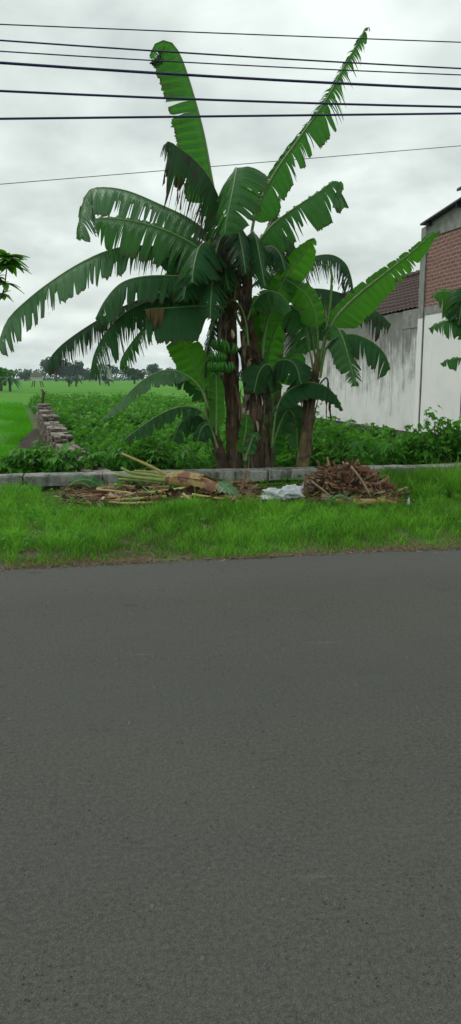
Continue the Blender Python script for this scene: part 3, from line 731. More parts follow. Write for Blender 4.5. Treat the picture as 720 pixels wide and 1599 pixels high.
bl(B, [(384, 470), (370, 432, 10.2), (355, 410, 9.9), (352, 425, 9.5), (358, 455, 9.3)], Y=10.2, hl=.22, hr=.22, n0=(-.1, -.8, .6), fold=.4, droop=.9, tear=.6, mat='leaf_dark', f0=.15)
bl(B, [(384, 430), (400, 388, 10.5), (418, 360, 10.7), (432, 320, 10.9), (438, 300, 11.0)], Y=10.3, hl=.1, hr=.12, n0=(0, -.8, .7), fold=.5, droop=1.4, tear=.95, mat='leaf_shred', f0=.2, rib='midrib_brown')
bl(B, [(385, 520), (372, 500), (366, 470), (372, 430), (380, 405)], Y=10.0, hl=.05, hr=.06, n0=FR, fold=.3, droop=.4, tear=.3, mat='leaf_brown', f0=.3, r0=.02)
bl(B, [(388, 540), (384, 505), (376, 480), (362, 468), (350, 478)], Y=9.9, hl=.08, hr=.08, n0=(0, -.6, .8), fold=.8, droop=1.5, tear=.9, mat='leaf_brown', f0=.3, r0=.018)

bl(B, [(384, 450), (396, 415, 10.4), (412, 395, 10.6), (432, 392, 10.8), (452, 410, 10.9)], Y=10.3, hl=.22, hr=.3, n0=(0, -.5, 1), fold=.35, droop=1.0, tear=.6, mat='leaf', f0=.15)
bl(B, [(383, 440), (378, 400, 10.1), (372, 375, 9.9), (360, 362, 9.7), (345, 372, 9.5), (336, 400, 9.4)], Y=10.2, hl=.28, hr=.24, n0=(-.1, -.7, .8), fold=.4, droop=1.0, tear=.7, mat='leaf_shred', f0=.14)
bl(B, [(386, 500), (398, 470), (418, 455), (440, 462), (456, 485)], Y=9.9, hl=.18, hr=.28, n0=(0, -.5, 1), fold=.3, droop=1.0, tear=.55, mat='leaf', f0=.2)
bl(A, [(352, 440), (330, 398, 10.4), (302, 372, 10.6), (268, 372, 10.8), (236, 395, 10.9)], Y=10.3, hl=.26, hr=.2, n0=(0, -.5, 1), fold=.35, droop=1.0, tear=.75, mat='leaf_shred', f0=.2)
# --- plant D: shredded fronds behind
YD = 11.8
D_ = tag(empty('banana_plant', at(432, 722, YD)), 'banana plant behind the others with dark shredded fronds spreading right', 'banana plant', 'banana plants')
_, pD, rD = stem(D_, [(430, 740), (428, 680), (430, 600), (434, 540), (438, 480)], [.12, .11, .1, .09, .06], 'trunk', YD)
bl(D_, [(436, 490), (452, 430), (480, 405), (515, 398), (538, 410), (548, 432), (552, 455)], Y=YD, hl=.26, hr=.42, n0=(0, -.4, 1), fold=.4, droop=1.2, tear=.82, mat='leaf_shred', f0=.18, tip=.15)
bl(D_, [(436, 490), (455, 462), (485, 452), (520, 455), (555, 468), (590, 488), (612, 508)], Y=YD-.1, hl=.26, hr=.42, n0=(0, -.4, 1), fold=.4, droop=1.3, tear=.86, mat='leaf_shred', f0=.12, tip=.15, rib='midrib_dark')
bl(D_, [(434, 500), (436, 440), (434, 395), (440, 372, 12), (452, 372, 12.2), (463, 392, 12.3), (468, 415, 12.3)], Y=YD, hl=.24, hr=.36, n0=(0, -.5, .9), fold=.4, droop=1.2, tear=.88, mat='leaf_shred', f0=.3)
bl(D_, [(432, 500), (420, 492), (412, 505), (405, 530), (402, 560)], Y=YD, hl=.3, hr=.2, n0=(0, -.4, .8), fold=.5, droop=1.0, tear=.9, mat='leaf_shred', f0=.1)
bl(D_, [(434, 500), (445, 488), (458, 500), (463, 530), (462, 560)], Y=YD, hl=.2, hr=.3, n0=(0, -.4, .8), fold=.5, droop=1.0, tear=.9, mat='leaf_shred', f0=.1)
bl(D_, [(436, 480), (440, 420), (436, 370), (428, 330), (430, 308)], Y=12.0, hl=.10, hr=.12, n0=FR, fold=.3, droop=1.0, tear=.95, mat='leaf_shred', f0=.3, rib='midrib_brown')
bl(D_, [(436, 480), (455, 478), (480, 482), (505, 500), (520, 525)], Y=YD+.2, hl=.3, hr=.36, n0=(0, -.4, 1), fold=.35, droop=.8, tear=.4, mat='leaf_dark', f0=.12)
bl(D_, [(436, 500), (500, 468, 12.2), (545, 470, 12.3), (582, 488, 12.4), (602, 510, 12.4)], Y=YD+.3, hl=.2, hr=.34, n0=(0, -.4, 1), fold=.4, droop=1.1, tear=.8, mat='leaf', f0=.3)

# --- sucker E: right of the pair, broad bright leaf standing up
YE = 10.4
E_ = tag(empty('banana_sucker', at(424, 735, YE)), 'young banana sucker just right of the twin stems, one broad bright leaf raised', 'banana plant', 'banana plants')
_, pE, rE = stem(E_, [(424, 755), (424, 700), (420, 640), (414, 590), (408, 545)], [.055, .05, .045, .04, .03], 'trunk_green', YE)
bl(E_, [(410, 560), (412, 530), (424, 480), (446, 434), (474, 396), (492, 370)], Y=10.2, hl=.16, hr=.24, n0=FR, fold=.12, droop=.15, tear=.06, mat='leaf_young', f0=.16, tip=.22, base=.2, r0=.02, label='broad bright green leaf held upright')
bl(E_, [(408, 580), (400, 530), (400, 500), (412, 470), (425, 455)], Y=10.6, hl=.24, hr=.2, n0=FR, fold=.2, droop=.3, tear=.15, mat='leaf', f0=.15)
bl(E_, [(412, 600), (395, 560), (392, 530), (398, 500), (402, 480)], Y=10.5, hl=.10, hr=.20, n0=FR, fold=.2, droop=.2, tear=.1, mat='leaf_young', f0=.2)
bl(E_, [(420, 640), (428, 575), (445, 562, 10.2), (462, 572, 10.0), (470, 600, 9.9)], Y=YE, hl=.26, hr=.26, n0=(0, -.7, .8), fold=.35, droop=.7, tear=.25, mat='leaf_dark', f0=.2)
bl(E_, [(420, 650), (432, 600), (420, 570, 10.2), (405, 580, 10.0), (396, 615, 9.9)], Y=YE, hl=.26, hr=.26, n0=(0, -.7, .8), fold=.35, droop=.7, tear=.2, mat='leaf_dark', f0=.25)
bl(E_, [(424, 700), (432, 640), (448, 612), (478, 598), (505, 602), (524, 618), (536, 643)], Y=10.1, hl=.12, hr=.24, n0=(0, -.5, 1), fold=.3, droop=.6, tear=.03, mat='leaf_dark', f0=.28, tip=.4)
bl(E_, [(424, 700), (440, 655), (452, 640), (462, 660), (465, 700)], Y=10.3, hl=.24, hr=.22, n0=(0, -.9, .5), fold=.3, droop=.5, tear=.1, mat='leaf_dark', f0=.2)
bl(E_, [(424, 640), (436, 590), (455, 560), (478, 534)], Y=10.9, hl=.16, hr=.2, n0=FR, fold=.2, droop=.4, tear=.45, mat='leaf', f0=.3)
bl(E_, [(424, 720), (428, 680), (440, 655), (455, 662)], Y=10.7, hl=.2, hr=.2, n0=FR, fold=.2, droop=.4, tear=.1, mat='leaf_dark', f0=.1)
bl(E_, [(420, 660), (415, 600), (422, 540), (436, 505), (452, 500)], Y=10.8, hl=.22, hr=.24, n0=FR, fold=.2, droop=.5, tear=.3, mat='leaf', f0=.2)

# --- sucker F: left of the pair
YF = 10.2
F_ = tag(empty('banana_sucker', at(348, 736, YF)), 'young leaning banana sucker left of the twin stems, one broad bright green leaf', 'banana plant', 'banana plants')
_, pF, rF = stem(F_, [(352, 755), (346, 715), (338, 685), (330, 655), (324, 630)], [.07, .065, .06, .05, .04], 'trunk', YF)
sheaths(F_, pF, rF, ['sheath_dark', 'trunk'], 4, 0, .8, .04, face=.8)
bl(F_, [(326, 640), (318, 605), (308, 578), (292, 548), (276, 517)], Y=9.9, hl=.26, hr=.24, n0=FR, fold=.05, droop=.1, tear=.0, mat='leaf_young', f0=.22, tip=.16, base=.3, r0=.014, label='broad flat leaf of bright young green')
bl(F_, [(326, 640), (312, 605), (285, 583), (252, 580), (220, 597), (188, 628), (158, 656)], Y=9.7, hl=.19, hr=.12, n0=(0, -.35, 1), fold=.3, droop=.7, tear=.05, mat='leaf_pale', f0=.25, tip=.6)
bl(F_, [(338, 680), (338, 640), (338, 605), (337, 578)], Y=9.8, hl=.11, hr=.12, n0=FR, fold=.3, droop=.2, tear=.0, mat='leaf_young', f0=.1, tip=.3)
bl(F_, [(334, 670), (312, 640), (280, 636), (245, 650), (205, 678), (192, 690)], Y=9.9, hl=.18, hr=.16, n0=(0, -.4, 1), fold=.3, droop=.7, tear=.2, mat='leaf_dark', f0=.18, tip=.4)
bl(F_, [(334, 690), (318, 655), (300, 648), (282, 662), (270, 690)], Y=10.3, hl=.22, hr=.2, n0=(0, -.6, .9), fold=.3, droop=.7, tear=.2, mat='leaf_dark', f0=.2)
bl(F_, [(328, 650), (318, 612), (300, 592), (278, 588), (262, 600)], Y=10.3, hl=.18, hr=.16, n0=(0, -.5, .9), fold=.3, droop=.8, tear=.4, mat='leaf_dark', f0=.25)
bl(F_, [(330, 650), (326, 612), (334, 590), (352, 588), (362, 600)], Y=10.5, hl=.2, hr=.2, n0=(0, -.5, .9), fold=.3, droop=.8, tear=.3, mat='leaf_dark', f0=.25)
bl(F_, [(340, 700), (328, 665), (316, 668), (308, 690)], Y=9.9, hl=.16, hr=.16, n0=(0, -.8, .7), fold=.3, droop=.8, tear=.3, mat='leaf_dark', f0=.25)
# --- small sucker between the stems
H_ = tag(empty('banana_sucker', at(384, 736, 10.0)), 'smallest banana sucker, in front between the twin stems', 'banana plant', 'banana plants')
stem(H_, [(384, 755), (384, 735), (383, 715)], [.03, .028, .02], 'trunk_green', 10.0)
bl(H_, [(383, 720), (380, 700), (384, 672), (386, 645)], Y=9.95, hl=.10, hr=.12, n0=FR, fold=.15, droop=.3, tear=.1, mat='leaf_young', f0=.15)
bl(H_, [(383, 720), (392, 690), (398, 680), (404, 690)], Y=9.85, hl=.09, hr=.1, n0=(0, -.8, .8), fold=.3, droop=.6, tear=.1, mat='leaf', f0=.2)

# --- plant C: young plant leaning right in front of the house wall
YC = 10.3
C_ = tag(empty('banana_plant', at(472, 734, YC)), 'young banana plant leaning right with a yellowish stem before the white wall', 'banana plant', 'banana plants')
_, pC, rC = stem(C_, [(470, 750), (474, 710), (480, 660), (488, 610), (495, 570), (500, 545)], [.10, .09, .075, .065, .055, .04], 'trunk_young', YC)
sheaths(C_, pC, rC, ['sheath_dark', 'trunk', 'sheath'], 8, .05, .75, .04, face=.9)
hangers(C_, pC, 6, ['sheath_dark', 'sheath'], .45, .8, L=(.2, .5))
bl(C_, [(500, 570), (508, 530), (526, 494), (562, 458), (605, 424), (650, 388), (672, 368), (690, 360)], Y=10.1, hl=.085, hr=.27, n0=(0, -1.4, .3), fold=.12, droop=.3, tear=.12, mat='leaf_young', f0=.2, tip=.7, base=.08, r0=.022, ragged=.1, label='longest bright leaf slanting up towards the brick wall')
bl(C_, [(500, 560), (512, 500), (517, 460), (518, 428), (511, 414), (496, 413)], Y=10.1, hl=.02, hr=.02, n0=FR, fold=.6, droop=0, tear=0, mat='leaf_young', f0=.1, r0=.018, name='rolled_leaf')
bl(C_, [(498, 565), (494, 500), (482, 466), (464, 448), (440, 432)], Y=10.2, hl=.22, hr=.14, n0=FR, fold=.2, droop=.3, tear=.2, mat='leaf_young', f0=.32)
bl(C_, [(500, 590), (508, 548), (522, 530), (548, 522), (578, 532), (600, 552), (610, 578)], Y=10.0, hl=.16, hr=.36, n0=(0, -.5, 1), fold=.3, droop=.8, tear=.5, mat='leaf_dark', f0=.25, tip=.15)
bl(C_, [(500, 580), (506, 530), (518, 510), (532, 520, 9.9), (545, 560, 9.7), (556, 605, 9.6)], Y=10.2, hl=.24, hr=.22, n0=(.3, -.6, .8), fold=.3, droop=.5, tear=.75, mat='leaf', f0=.25)
bl(C_, [(496, 590), (486, 520), (470, 490), (448, 476), (424, 476)], Y=10.4, hl=.26, hr=.16, n0=(0, -.5, 1), fold=.3, droop=.8, tear=.1, mat='leaf_dark', f0=.28)
bl(C_, [(494, 600), (486, 560), (480, 520), (484, 495)], Y=10.3, hl=.04, hr=.04, n0=FR, fold=.4, droop=.3, tear=.2, mat='leaf_pale', f0=.5, r0=.018)
bl(C_, [(492, 610), (510, 590), (514, 620), (517, 660)], Y=10.2, hl=.03, hr=.03, n0=FR, fold=.8, droop=1, tear=.6, mat='leaf_brown', f0=.3, r0=.012, rib='midrib_brown')
bl(C_, [(494, 600), (478, 588), (462, 592), (448, 612)], Y=10.5, hl=.2, hr=.2, n0=(0, -.5, 1), fold=.3, droop=.8, tear=.1, mat='leaf_dark', f0=.2)

# --- plant G: right edge, stem outside the picture
YG = 9.95
G_ = tag(empty('banana_plant', at(768, 738, YG)), 'banana plant at the right edge, torn leaves before the brick wall', 'banana plant', 'banana plants')
stem(G_, [(770, 750), (768, 680), (764, 600), (760, 540)], [.11, .10, .09, .06], 'trunk', YG)
bl(G_, [(760, 550), (740, 490), (720, 468), (700, 456), (684, 457), (676, 466)], Y=9.9, hl=.30, hr=.14, n0=(0, -.8, .8), fold=.2, droop=.6, tear=.35, mat='leaf_young', f0=.2)
bl(G_, [(760, 560), (745, 520), (722, 500), (695, 502), (668, 514)], Y=9.8, hl=.22, hr=.16, n0=(0, -.6, 1), fold=.3, droop=.6, tear=.45, mat='leaf', f0=.15)
bl(G_, [(760, 600), (745, 570), (722, 560), (702, 562), (686, 569)], Y=9.8, hl=.14, hr=.08, n0=(0, -.7, 1), fold=.2, droop=.6, tear=.3, mat='leaf', f0=.15)
bl(G_, [(760, 550), (742, 480), (732, 455), (722, 470), (716, 510)], Y=9.7, hl=.22, hr=.22, n0=(0, -.9, .6), fold=.3, droop=.6, tear=.4, mat='leaf_dark', f0=.2)
for pth in ([(760, 550), (775, 480), (810, 430), (870, 420), (900, 450)], [(760, 560), (790, 520), (840, 510), (880, 550)], [(760, 545), (765, 450), (780, 360), (800, 300)]):
    bl(G_, pth, Y=10.2, hl=.26, hr=.26, n0=(0, -.6, .9), fold=.3, droop=.7, tear=.4, mat='leaf', f0=.15)

# ------------------------------------------------------------------ mango branch at the left edge
MT = tag(empty('mango_tree', at(-75, 745, 10.4)), 'leafy young tree at the left edge, one sprig reaching in front of the sky', 'tree')
mb = MB()
b0 = [at(-75, 760, 10.4), at(-70, 660, 10.4), at(-60, 560, 10.3), at(-50, 500, 10.2)]
mb.tube(cr(b0, 12)[0], [.06-.003*i for i in range(12)], 8)
limbs = [[at(-50, 500, 10.2), at(-20, 485, 10.1), at(2, 465, 10.0), at(8, 440, 9.9), at(12, 405, 9.85)],
         [at(-50, 500, 10.2), at(-70, 450, 10.3), at(-80, 400, 10.3)], [at(-60, 560, 10.3), at(-90, 500, 10.6), at(-120, 450, 10.8)],
         [at(2, 465, 10.0), at(-10, 440, 10.0), at(-16, 420, 10.1)], [at(-20, 485, 10.1), at(-14, 455, 10.0), at(-6, 436, 9.9)]]
ends = []
for lb in limbs:
    p, _ = cr(lb, 10); mb.tube(p, [.016-.001*i for i in range(10)], 6); ends.append(p[-1])
mb.build('trunk', M['shrubstem'], MT, smooth=True)
whorls = [(ends[0], 46, .32), (at(12, 416, 9.87), 26, .30), (at(8, 445, 9.9), 16, .26), (ends[1], 18, .2), (ends[2], 18, .2), (ends[3], 12, .18), (ends[4], 12, .17), (at(3, 462, 10), 9, .18), (at(-30, 490, 10.1), 12, .2)]
mb = MB()
for c, n, L in whorls:
    for i in range(n):
        a = random.uniform(0, 2*PI); el = random.uniform(-.3, .6); d = Vector((math.cos(a)*math.cos(el), math.sin(a)*math.cos(el), math.sin(el)))
        l = L*random.uniform(.7, 1.15); sd_ = d.cross(Vector((0, 0, 1))).normalized(); up = sd_.cross(d); vs = []
        for k in range(7):
            f = k/6; p = c+d*l*f*.9+Vector((0, 0, -1))*l*.3*f*f+Vector((0, 0, .02)); w = .043*math.sin(PI*min(1, f*.93+.05))**.8
            vs += [p-sd_*w+up*.006, p, p+sd_*w+up*.006]
        mb.add(vs, [(k*3+j, k*3+j+1, (k+1)*3+j+1, (k+1)*3+j) for k in range(6) for j in range(2)], None, 0, random.random())
mb.build('crown', M['mango'], MT, smooth=True)

# ------------------------------------------------------------------ houses on the right
WA = math.radians(13); rW = ray(652, 676); kW = 17.0/rW.y; W0 = Vector((rW.x*kW, 17.0, 0))
HX = Vector((math.cos(WA), math.sin(WA), 0)); HY = Vector((-math.sin(WA), math.cos(WA), 0))
def hp(b, a, z): return W0+HX*b+HY*a+Vector((0, 0, z))
def wp(px, py, b=0.0):
    r = ray(px, py); k = HX.dot(W0+HX*b)/HX.dot(r); p = Vector((r.x*k, r.y*k, CZ+r.z*k)); return (p-W0).dot(HY), p.z
HM = Matrix.Translation(W0) @ Matrix.Rotation(WA, 4, 'Z')
# local axes: x = into the house, y = along the wall away from the road
q = NT('stained_plaster'); w = q.coord('Object'); sx = q.n('ShaderNodeSeparateXYZ'); q.t.links.new(w, sx.inputs[0])
st1 = q.noise(q.coord('Object', (5, 5, .55)), 1.6, 7, .68); st2 = q.noise(q.coord('Object', (22, 22, 1.6)), 1.0, 5, .65); n2 = q.noise(w, 2.2, 5, .6); n3 = q.noise(w, 40, 4)
hgt = q.rr(sx.outputs[2], .6, 3.0, .02, .44)
yfade = q.rr(sx.outputs[1], -1.0, .9, -.22, .0)
v = q.math('ADD', q.math('ADD', q.math('MULTIPLY', st1, .55), q.math('MULTIPLY', st2, .45)), q.math('ADD', hgt, yfade))
v = q.math('ADD', v, q.math('MULTIPLY', q.math('SUBTRACT', n2, .5), .38))
mk = q.rr(v, .60, .84)
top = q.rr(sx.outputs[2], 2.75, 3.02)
c = q.mix(q.rr(n3, .3, .7), (.70, .70, .69), (.77, .77, .76))
c = q.mix(q.math('MULTIPLY', q.rr(n2, .4, .75), .35), c, (.40, .42, .43))
c = q.mix(q.math('MULTIPLY', mk, .86), c, (.10, .105, .09))
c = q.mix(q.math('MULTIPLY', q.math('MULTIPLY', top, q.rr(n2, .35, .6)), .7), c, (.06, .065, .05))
q.fin(c, .85, q.bump(n3, .25, .004)); M['plaster_old'] = q.m
q = NT('white_plaster'); w = q.coord('Object'); n2 = q.noise(w, 1.5, 5, .6); n3 = q.noise(w, 40, 4); st2 = q.noise(q.coord('Object', (9, 9, .6)), 1.4, 6, .65)
c = q.mix(q.rr(n3, .3, .7), (.80, .79, .78), (.84, .83, .82)); c = q.mix(q.math('MULTIPLY', q.rr(st2, .58, .75), .35), c, (.30, .30, .28)); c = q.mix(q.math('MULTIPLY', q.rr(n2, .45, .7), .2), c, (.45, .46, .47))
q.fin(c, .85, q.bump(n3, .2, .004)); M['plaster'] = q.m
M['cement'] = simple('bare_cement', (.17, .17, .155), (.30, .30, .28), 6, .9, .3, .01)
M['stone'] = simple('foundation_stone', (.06, .055, .045), (.17, .155, .13), 5, .95, .8, .05)
q = NT('red_brick'); w = q.coord('Object'); sx = q.n('ShaderNodeSeparateXYZ'); q.t.links.new(w, sx.inputs[0])
cb_ = q.n('ShaderNodeCombineXYZ')
wob = q.noise(w, 1.3, 3); q.set(cb_.inputs[0], sx.outputs[1]); q.set(cb_.inputs[1], q.math('ADD', sx.outputs[2], q.math('MULTIPLY', wob, .07)))
br = q.n('ShaderNodeTexBrick'); q.t.links.new(cb_.outputs[0], br.inputs['Vector']); br.inputs['Scale'].default_value = 1.0
br.inputs['Brick Width'].default_value = .22; br.inputs['Row Height'].default_value = .078; br.inputs['Mortar Size'].default_value = .016; br.inputs['Mortar Smooth'].default_value = .3; br.inputs['Bias'].default_value = -.1
br.inputs['Color1'].default_value = (.30, .105, .080, 1); br.inputs['Color2'].default_value = (.17, .062, .052, 1); br.inputs['Mortar'].default_value = (.38, .31, .28, 1)
n3 = q.noise(w, 25, 5, .65); n2 = q.noise(w, 1.6, 4)
c = q.mix(q.math('MULTIPLY', q.rr(n3, .42, .62), .65), br.outputs['Color'], (.10, .055, .045)); c = q.mix(q.math('MULTIPLY', q.rr(n2, .35, .7), .45), c, (.26, .12, .09))
c = q.mix(q.math('MULTIPLY', q.rr(n3, .6, .7), .5), c, (.30, .25, .21))
hh = q.math('SUBTRACT', q.math('MULTIPLY', n3, .5), br.outputs['Fac'])
q.fin(c, .92, q.bump(hh, .9, .02)); M['brick'] = q.m
q = NT('clay_tiles'); w = q.coord('Object'); n1 = q.noise(w, 1.5, 5); n2 = q.noise(w, 14, 4)
c = q.mix(q.rr(n2, .3, .7), (.038, .020, .018), (.075, .036, .030)); c = q.mix(q.math('MULTIPLY', q.rr(n1, .4, .65), .6), c, (.035, .028, .025)); q.fin(c, .85, q.bump(n2, .4, .01)); M['tile'] = q.m
M['tin'] = simple('grey_metal_roof', (.030, .036, .046), (.05, .058, .07), 5, .55, .1)
M['wood_dark'] = simple('dark_wood', (.025, .02, .016), (.05, .04, .03), 15, .8, .2)

def hchild(mb_, name, mat, root, smooth=False):
    o = mb_.build(name, mat, root, smooth); o.matrix_parent_inverse = Matrix.Identity(4); return o
ztop = 3.02; zbot = .27; aend = 15.5
HA = tag(empty('plastered_house', W0, WA), 'long low house with mildew streaked white wall and dark tile roof', 'house')
def wallgrid(mb_, y0, y1, z0, z1, x=0.0, th=.15, ny=30, nz_=8, wobble=.006, topf=None):
    vs = []
    for i in range(ny+1):
        for k in range(nz_+1):
            y = y0+(y1-y0)*i/ny; zt = topf(y) if topf else z1; z = z0+(zt-z0)*k/nz_
            vs.append(Vector((x+wobble*noise.noise(Vector((y*1.2, z*1.2, x))), y, z)))
    n_ = nz_+1
    mb_.add(vs, [(i*n_+k, i*n_+k+1, (i+1)*n_+k+1, (i+1)*n_+k) for i in range(ny) for k in range(nz_)])
    # back, top, ends
    zt0 = topf(y0) if topf else z1; zt1 = topf(y1) if topf else z1
    a = [Vector((x, y0, z0)), Vector((x, y1, z0)), Vector((x, y1, zt1)), Vector((x, y0, zt0))]; b = [v+Vector((th, 0, 0)) for v in a]
    mb_.add(a+b, [(4, 5, 6, 7), (3, 7, 6, 2), (0, 4, 7, 3), (1, 2, 6, 5), (0, 1, 5, 4)])
wj = lambda y: ztop-.012*y*0+.02*noise.noise(Vector((y*2.3, 0, 0)))
mb = MB(); wallgrid(mb, .17, aend, zbot, ztop, 0, .15, 60, 10, .008, wj); hchild(mb, 'wall', M['plaster_old'], HA)
mb = MB(); mb.box(.15, 7.9, aend-.15, aend, GZ, ztop-.05); mb.box(7.75, 7.9, .17, aend-.15, GZ, ztop-.05); hchild(mb, 'rear_wall', M['plaster'], HA)
mb = MB(); wallgrid(mb, -.0, aend+.05, GZ-.1, zbot, -.07, .3, 80, 5, .05); hchild(mb, 'foundation', M['stone'], HA)
mb = MB(); a0, z0 = wp(640, 482); a1, z1 = wp(640, 507); mb.box(-.012, .02, .18, .95, 2.62, 3.03); hchild(mb, 'cement_patch', M['cement'], HA)
# tiled roof, wavy rows; eave behind the wall head, ridge set back
br_ = 2.2; ar_, zr = wp(662, 427, br_)
def tile_roof(mb_, x0, z0_, x1, z1_, y0, y1, rows, wave=.22):
    ny = int((y1-y0)/(wave/4)); vs = []; L = rows*2
    for j in range(rows):
        for e_ in (0, 1):
            f = (j+e_)/rows
            x = x0+(x1-x0)*f; z = z0_+(z1_-z0_)*f+(.045 if e_ == 0 else 0.0)
            jit = random.uniform(-.006, .006)
            for i in range(ny+1):
                y = y0+(y1-y0)*i/ny
                vs.append(Vector((x, y, z+.014*math.cos(2*PI*y/wave+(j % 2)*0)+jit+.02*noise.noise(Vector((y*.6, j*.3, 0))))))
    n_ = ny+1; fs = []
    for j in range(L-1):
        for i in range(ny): fs.append((j*n_+i, (j+1)*n_+i, (j+1)*n_+i+1, j*n_+i+1))
    mb_.add(vs, fs)
mb = MB(); tile_roof(mb, .02, ztop+.0, br_, zr, .17, aend+.2, 11); tile_roof(mb, 2*br_+3.4, ztop, br_, zr, .17, aend+.2, 11)
rf = hchild(mb, 'roof', M['tile'], HA)
mb = MB()
for i in range(44):
    y = .2+i*.35; mb.tube([(br_, y, zr+.02), (br_, y+.33, zr+.045)], [.085, .1], 10)
o = mb.build('ridge_tiles', M['tile'], rf, True); o.matrix_parent_inverse = Matrix.Identity(4)

HB = tag(empty('brick_house', W0, WA), 'two storey house with bare red brick upper wall above white plaster', 'house')
NB = -9.0
mb = MB(); wallgrid(mb, NB, -.06, zbot, 2.86, .0, .15, 30, 8, .004); hchild(mb, 'lower_wall', M['plaster'], HB)
mb = MB(); wallgrid(mb, NB, .02, GZ-.1, zbot, -.08, .3, 60, 5, .06); hchild(mb, 'foundation', M['stone'], HB)
mb = MB(); mb.box(-.03, .14, -.055, .165, zbot, 2.80); hchild(mb, 'painted_column', M['plaster'], HB)
mb = MB(); mb.box(-.035, .14, -.075, .165, 2.80, 4.72); hchild(mb, 'concrete_column', M['cement'], HB)
for a_, b_ in ((-.085, -.058), (-1.83, -1.81)):
    mb = MB(); mb.box(-.008, .0, a_, b_, zbot, 2.86); hchild(mb, 'seam', M['wood_dark'], HB)
mb = MB(); wallgrid(mb, NB, -.08, 2.862, 3.03, -.012, .16, 30, 2, .004); hchild(mb, 'ring_beam', M['cement'], HB)
# brick wall top and roof line rise towards the road
ya, za = wp(657, 352, -.14); yb, zb = wp(720, 311, -.14); slope = (zb-za)/(yb-ya)
def roofz(y): return za+slope*(max(y, -7)-ya)
y1_, zb1 = wp(674, 366); y2_, zb2 = wp(720, 351); sl2 = (zb2-zb1)/(y2_-y1_)
bz = lambda y: zb1+sl2*(y-y1_)
mb = MB(); wallgrid(mb, NB, -.08, 3.032, 5, 0, .15, 60, 20, .006, bz); hchild(mb, 'brick_wall', M['brick'], HB)
mb = MB(); n_b = 30
vs = []
for i in range(n_b+1):
    y = NB+(.165-NB)*i/n_b
    for x_, z_ in ((-.022, bz(y)-.05), (.1, bz(y)-.05), (.1, za+slope*(y-ya)-.01), (-.022, za+slope*(y-ya)-.01)): vs.append(Vector((x_, y, z_)))
mb.add(vs, [(i*4+k, i*4+(k+1) % 4, (i+1)*4+(k+1) % 4, (i+1)*4+k) for i in range(n_b) for k in range(4)]+[(0, 3, 2, 1), (n_b*4, n_b*4+1, n_b*4+2, n_b*4+3)])
hchild(mb, 'gable_band', M['cement'], HB)
mb = MB()
vs = []
for y in (ya, NB-.4):
    z = za+slope*(y-ya)
    vs += [Vector((-.16, y, z)), Vector((7.8, y, z)), Vector((7.8, y, z+.03)), Vector((-.16, y, z+.03))]
mb.add(vs, [(0, 1, 2, 3), (7, 6, 5, 4), (0, 4, 5, 1), (3, 2, 6, 7), (0, 3, 7, 4), (1, 5, 6, 2)])
for k in range(36):
    x = -.13+k*.22
    for (u0, u1) in ((ya, NB-.4),):
        mb.tube([(x, u0, za+slope*(u0-ya)+.032), (x, u1, za+slope*(u1-ya)+.032)], .018, 6)
rf = hchild(mb, 'roof', M['tin'], HB)
for k in range(7):
    mb = MB(); y = ya-.25-k*1.2; z = za+slope*(y-ya); mb.box(-.12, -.03, y-.03, y+.03, z-.08, z-.004)
    o = mb.build('rafter', M['wood_dark'], rf); o.matrix_parent_inverse = Matrix.Identity(4)
mb = MB(); mb.box(7.6, 7.75, NB, .165, GZ, 4.6); mb.box(.14, 7.6, NB, NB+.15, GZ, 4.6); mb.box(.15, 7.6, .0, .155, 2.5, 4.6); hchild(mb, 'rear_wall', M['brick'], HB)
# upper roof corner peeping in at the edge of the picture
yu, zu = wp(713, 299, 1.0); mb = MB()
vs = [Vector((1.0, yu, zu)), Vector((1.0, NB, zu+.55)), Vector((5, NB, zu+1.6)), Vector((5, yu, zu+1.05))]
mb.add(vs+[v+Vector((0, 0, .06)) for v in vs], [(3, 2, 1, 0), (4, 5, 6, 7), (0, 1, 5, 4), (1, 2, 6, 5), (2, 3, 7, 6), (3, 0, 4, 7)]); hchild(mb, 'upper_roof', M['tin'], HB)
mb = MB(); mb.box(1.4, 4.8, NB+.3, yu-.4, roofz(-1)-.3, zu+.1); hchild(mb, 'upper_wall', M['brick'], HB)

# ------------------------------------------------------------------ left brick retaining wall & bank
M['rubble'] = None
q = NT('weathered_brick'); tt_ = q.attr(); w = q.coord('Object'); n1 = q.noise(w, 14, 5, .6); n2 = q.noise(w, 3, 4)
c = q.mix(tt_, (.11, .075, .055), (.30, .26, .21)); c = q.mix(q.math('MULTIPLY', q.rr(n1, .45, .65), .7), c, (.05, .045, .035)); c = q.mix(q.math('MULTIPLY', q.rr(n2, .5, .65), .5), c, (.35, .33, .29))
q.fin(c, .95, q.bump(n1, .7, .01)); M['rubble'] = q.m
WL = [Vector((-1.75, 9.95, 0)), Vector((-2.45, 12.0, 0)), Vector((-3.25, 14.4, 0)), Vector((-4.2, 17.6, 0)), Vector((-5.55, 22.2, 0))]
wl, wL = cr(WL, 60)
mb = MB(); nseg = 9; pos = 0
def wlat(d):
    q_ = min(max(d/wL, 0), 1)*59; i = min(int(q_), 58); return wl[i].lerp(wl[i+1], q_-i), (wl[i+1]-wl[i]).normalized()
d = 0; bl_ = .24
